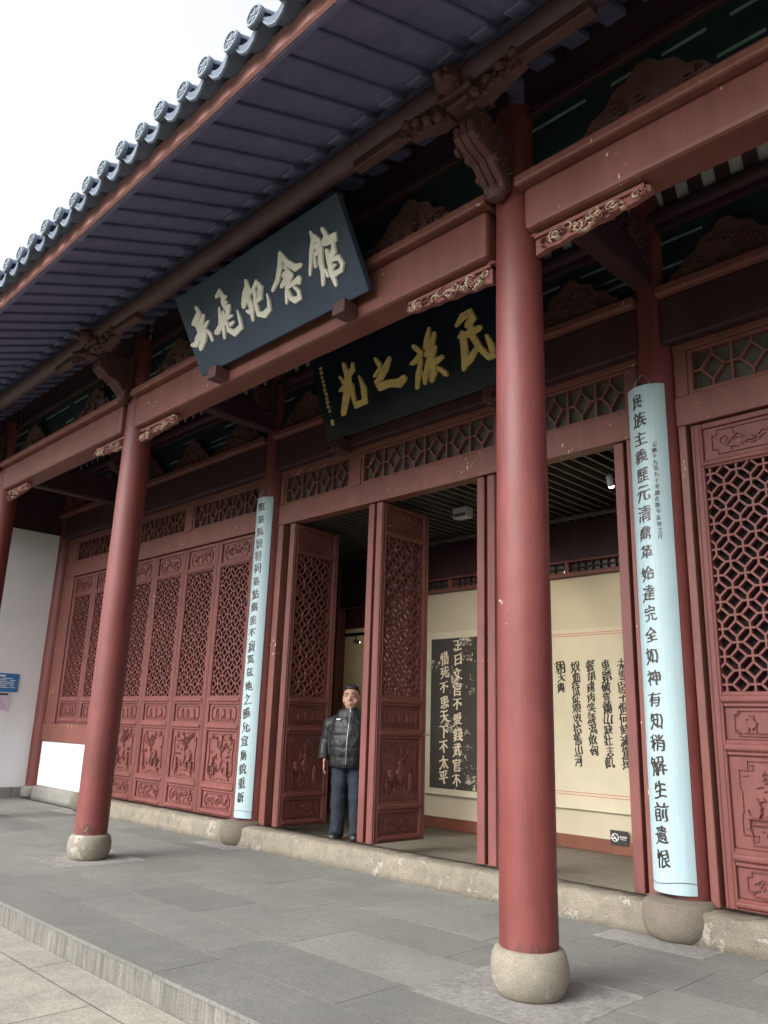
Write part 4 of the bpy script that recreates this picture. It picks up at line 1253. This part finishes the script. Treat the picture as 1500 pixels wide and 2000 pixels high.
# trunk, neck
loft(bq, [((0, .0, z), rx, ry, X_, Y_) for z, rx, ry in ((.86, .165, .115), (.98, .17, .125), (1.1, .165, .125), (1.25, .175, .12), (1.38, .175, .105), (1.45, .11, .08), (1.49, .062, .062), (1.57, .058, .06))])
# head: skull, jaw, nose, ears (built at 1 : 1, then enlarged a little about the crown)
nv0 = len(bq.v)
HC = (0, -.02, 1.625)
loft(bq, [((0, y, z), rx, ry, X_, Y_) for z, rx, ry, y in ((1.515, .030, .030, -.065), (1.528, .048, .050, -.05), (1.552, .062, .070, -.035), (1.585, .072, .085, -.022), (1.62, .077, .095, -.012), (1.655, .078, .098, -.008), (1.69, .075, .095, -.004), (1.72, .062, .080, 0), (1.738, .038, .05, .002), (1.744, .012, .02, .002))])
limb(bq, [(0, -.104, 1.640), (0, -.118, 1.610), (0, -.113, 1.600)], [.008, .014, .012])
ball(bq, (-.016, -.105, 1.600), .010, .010, .008); ball(bq, (.016, -.105, 1.600), .010, .010, .008)
ball(bq, (0, -.103, 1.567), .024, .012, .011); ball(bq, (0, -.103, 1.555), .020, .012, .008)
for s_ in (-1, 1):
    ball(bq, (s_ * .080, .008, 1.620), .012, .020, .032)
    ball(bq, (s_ * .034, -.090, 1.660), .026, .014, .008); ball(bq, (s_ * .047, -.070, 1.592), .030, .024, .028)
HS = lambda p: (p[0] * 1.20, p[1] * 1.12, 1.744 + (p[2] - 1.744) * 1.15)
bq.v[nv0:] = [HS(p) for p in bq.v[nv0:]]
for s_ in (-1, 1):
    sh, el, wr = (s_ * .165, .0, 1.35), (s_ * .265, .03, 1.12), (s_ * .285, -.05, .885)
    limb(bq, [sh, el, wr], [.045, .044, .030])
    w_ = Vector(wr); hd = Vector((s_ * .02, -.05, -1)).normalized()
    loft(bq, [(tuple(w_ + hd * t_), rx, ry, (0, 1, 0), (1, 0, 0)) for t_, rx, ry in ((-.01, .028, .022), (.03, .036, .017), (.07, .041, .015), (.095, .038, .012))], 12)
    for f, L, dy in ((0, .072, -.030), (1, .082, -.010), (2, .077, .011), (3, .060, .030)):
        p0 = w_ + hd * .085 + Vector((0, dy, 0)); p1 = p0 + hd * L * .45 + Vector((-s_ * .004, -.004, 0)); p2 = p1 + hd * L * .33 + Vector((-s_ * .014, -.006, 0)); p3 = p2 + hd * L * .20 + Vector((-s_ * .016, -.004, 0))
        limb(bq, [p0, p1, p2, p3], [.0095, .009, .0085, .007], 8)
    t0 = w_ + hd * .03 + Vector((0, -.032, 0)); limb(bq, [t0, t0 + hd * .028 + Vector((-s_ * .008, -.022, 0)), t0 + hd * .06 + Vector((-s_ * .014, -.026, 0))], [.013, .011, .008], 8)
    # leg
    limb(bq, [(s_ * .095, 0, .90), (s_ * .105, -.015, .49), (s_ * .11, .02, .09)], [.085, .056, .040])
    limb(bq, [(s_ * .11, .03, .06), (s_ * .12, -.06, .045), (s_ * .125, -.15, .035)], [.034, .028, .020])
body = fuse(bq, 'body', m_skin, man, .0065, 3)
# hair: short crop
hq = MB()
loft(hq, [((0, y, z), rx, ry, X_, Y_) for z, rx, ry, y in ((1.640, .076, .050, .056), (1.665, .080, .066, .040), (1.690, .081, .084, .020), (1.706, .078, .096, .003), (1.726, .066, .086, -.002), (1.746, .046, .062, .0), (1.760, .022, .030, .002), (1.765, .008, .01, .002))])
r = random.Random(3)
for k in range(150):
    a = r.uniform(0, 6.28); e = r.uniform(.55, 1.5); p = Vector((.080 * cos(a) * cos(e), .098 * sin(a) * cos(e), 1.69 + .066 * sin(e))); d = Vector((cos(a) * cos(e), sin(a) * cos(e), sin(e) + .4)).normalized()
    hq.tube([p - d * .012, p + d * .020], [.009, .002], 6)
hq.v = [HS((p[0], p[1], p[2] + max(0, -(p[1] + .02)) * .20)) for p in hq.v]
fuse(hq, 'hair', m_hair, body, .005, 1, (.005, (60, 60, 40)))
for s_ in (-1, 1):
    q = MB(); q.tube([(s_ * .016, -.106, 1.665), (s_ * .034, -.106, 1.670), (s_ * .054, -.092, 1.664)], [.004, .005, .003], 6); q.v = [HS(p) for p in q.v]; q.build('eyebrow', m_hair, body, smooth=True)
    q = MB(); ball(q, (s_ * .033, -.1005, 1.642), .013, .006, .0042); q.v = [HS(p) for p in q.v]; q.build('eye', m_hair, body, smooth=True)
q = MB(); q.tube([(-.022, -.107, 1.5600), (0, -.1145, 1.5625), (.022, -.107, 1.5600)], [.0015, .003, .0015], 6); q.v = [HS(p) for p in q.v]; q.build('mouth_line', plain('lip', (.25, .09, .075), .5), body, smooth=True)
# jacket with quilted rolls
jq = MB(); rings = []
z = .80
while z < 1.475:
    f = (z - .80) / .675
    rx = .222 + .020 * sin(pi * min(1, f * 1.2)) - (.0 if f < .78 else (f - .78) * .42); ry = .172 + .022 * sin(pi * min(1, f * 1.35)) - (.0 if f < .70 else (f - .70) * .24)
    pf = 1 + .050 * abs(sin(pi * (z - .80 + .012 * sin(z * 31)) / .118)) ** .55 - .02
    rings.append(((0, -.012 * sin(pi * f), z), rx * pf, ry * pf, X_, Y_)); z += .0131
loft(jq, rings, 36)
for s_ in (-1, 1):
    pts = [Vector((s_ * .10, .0, 1.375)), Vector((s_ * .238, .015, 1.30)), Vector((s_ * .285, .03, 1.11)), Vector((s_ * .30, -.02, .98)), Vector((s_ * .298, -.055, .875))]
    P = []; Rr = []; rad = [.050, .092, .080, .072, .055]
    for i in range(4):
        for k in range(8):
            f = k / 8; P.append(pts[i].lerp(pts[i + 1], f)); Rr.append((rad[i] + (rad[i + 1] - rad[i]) * f) * (1 + .06 * abs(sin(pi * (i + f) * 1.35)) ** .6))
    jq.tube(P, Rr, 16)
loft(jq, [((0, -.005, z), rx, ry, X_, Y_) for z, rx, ry in ((1.40, .150, .115), (1.44, .105, .098), (1.475, .094, .096), (1.495, .092, .094))], 24)
jk = fuse(jq, 'jacket', m_jacket, body, .008, 2, (.0065, (15, 15, 10)))
q = MB(); q.tube([(.012, -.104, 1.49), (.012, -.120, 1.42), (.010, -.178, 1.30), (.006, -.218, 1.16), (.0, -.222, 1.02), (-.004, -.196, .84)], .0065, 6); q.build('zipper', m_wire, jk)
q = MB(); q.bar((-.145, -.142, 1.352), (-.095, -.162, 1.354), .012, .006, (0, 1, 0)); q.build('chest_logo', m_sw, jk)
tq = MB()
loft(tq, [((0, .0, z), rx, ry, X_, Y_) for z, rx, ry in ((.80, .165, .125), (.90, .178, .135), (.98, .172, .13))])
for s_ in (-1, 1):
    P = []; Rr = []
    for k in range(26):
        f = k / 25; z = .90 - .875 * f
        P.append((s_ * (.095 + .022 * f), -.012 * sin(pi * f) + .012 * f, z)); Rr.append((.110 - .034 * f + .002 * sin(k * 1.1 + s_) + (.008 if f > .85 else 0)))
    tq.tube(P, Rr, 16)
fuse(tq, 'trousers', m_jeans, body, .009, 2, (.010, (11, 11, 6)))
for s_ in (-1, 1):
    q = MB(); loft(q, [((s_ * (.115 + .01 * f), .07 - .28 * f, .045 - .008 * f),   .056 - .01 * abs(f - .55), .058 - .018 * f, X_, (0, 0, 1)) for f in (0, .15, .4, .7, .9, 1.0)], 14)
    q.build('shoe', m_shoe, body, smooth=True)
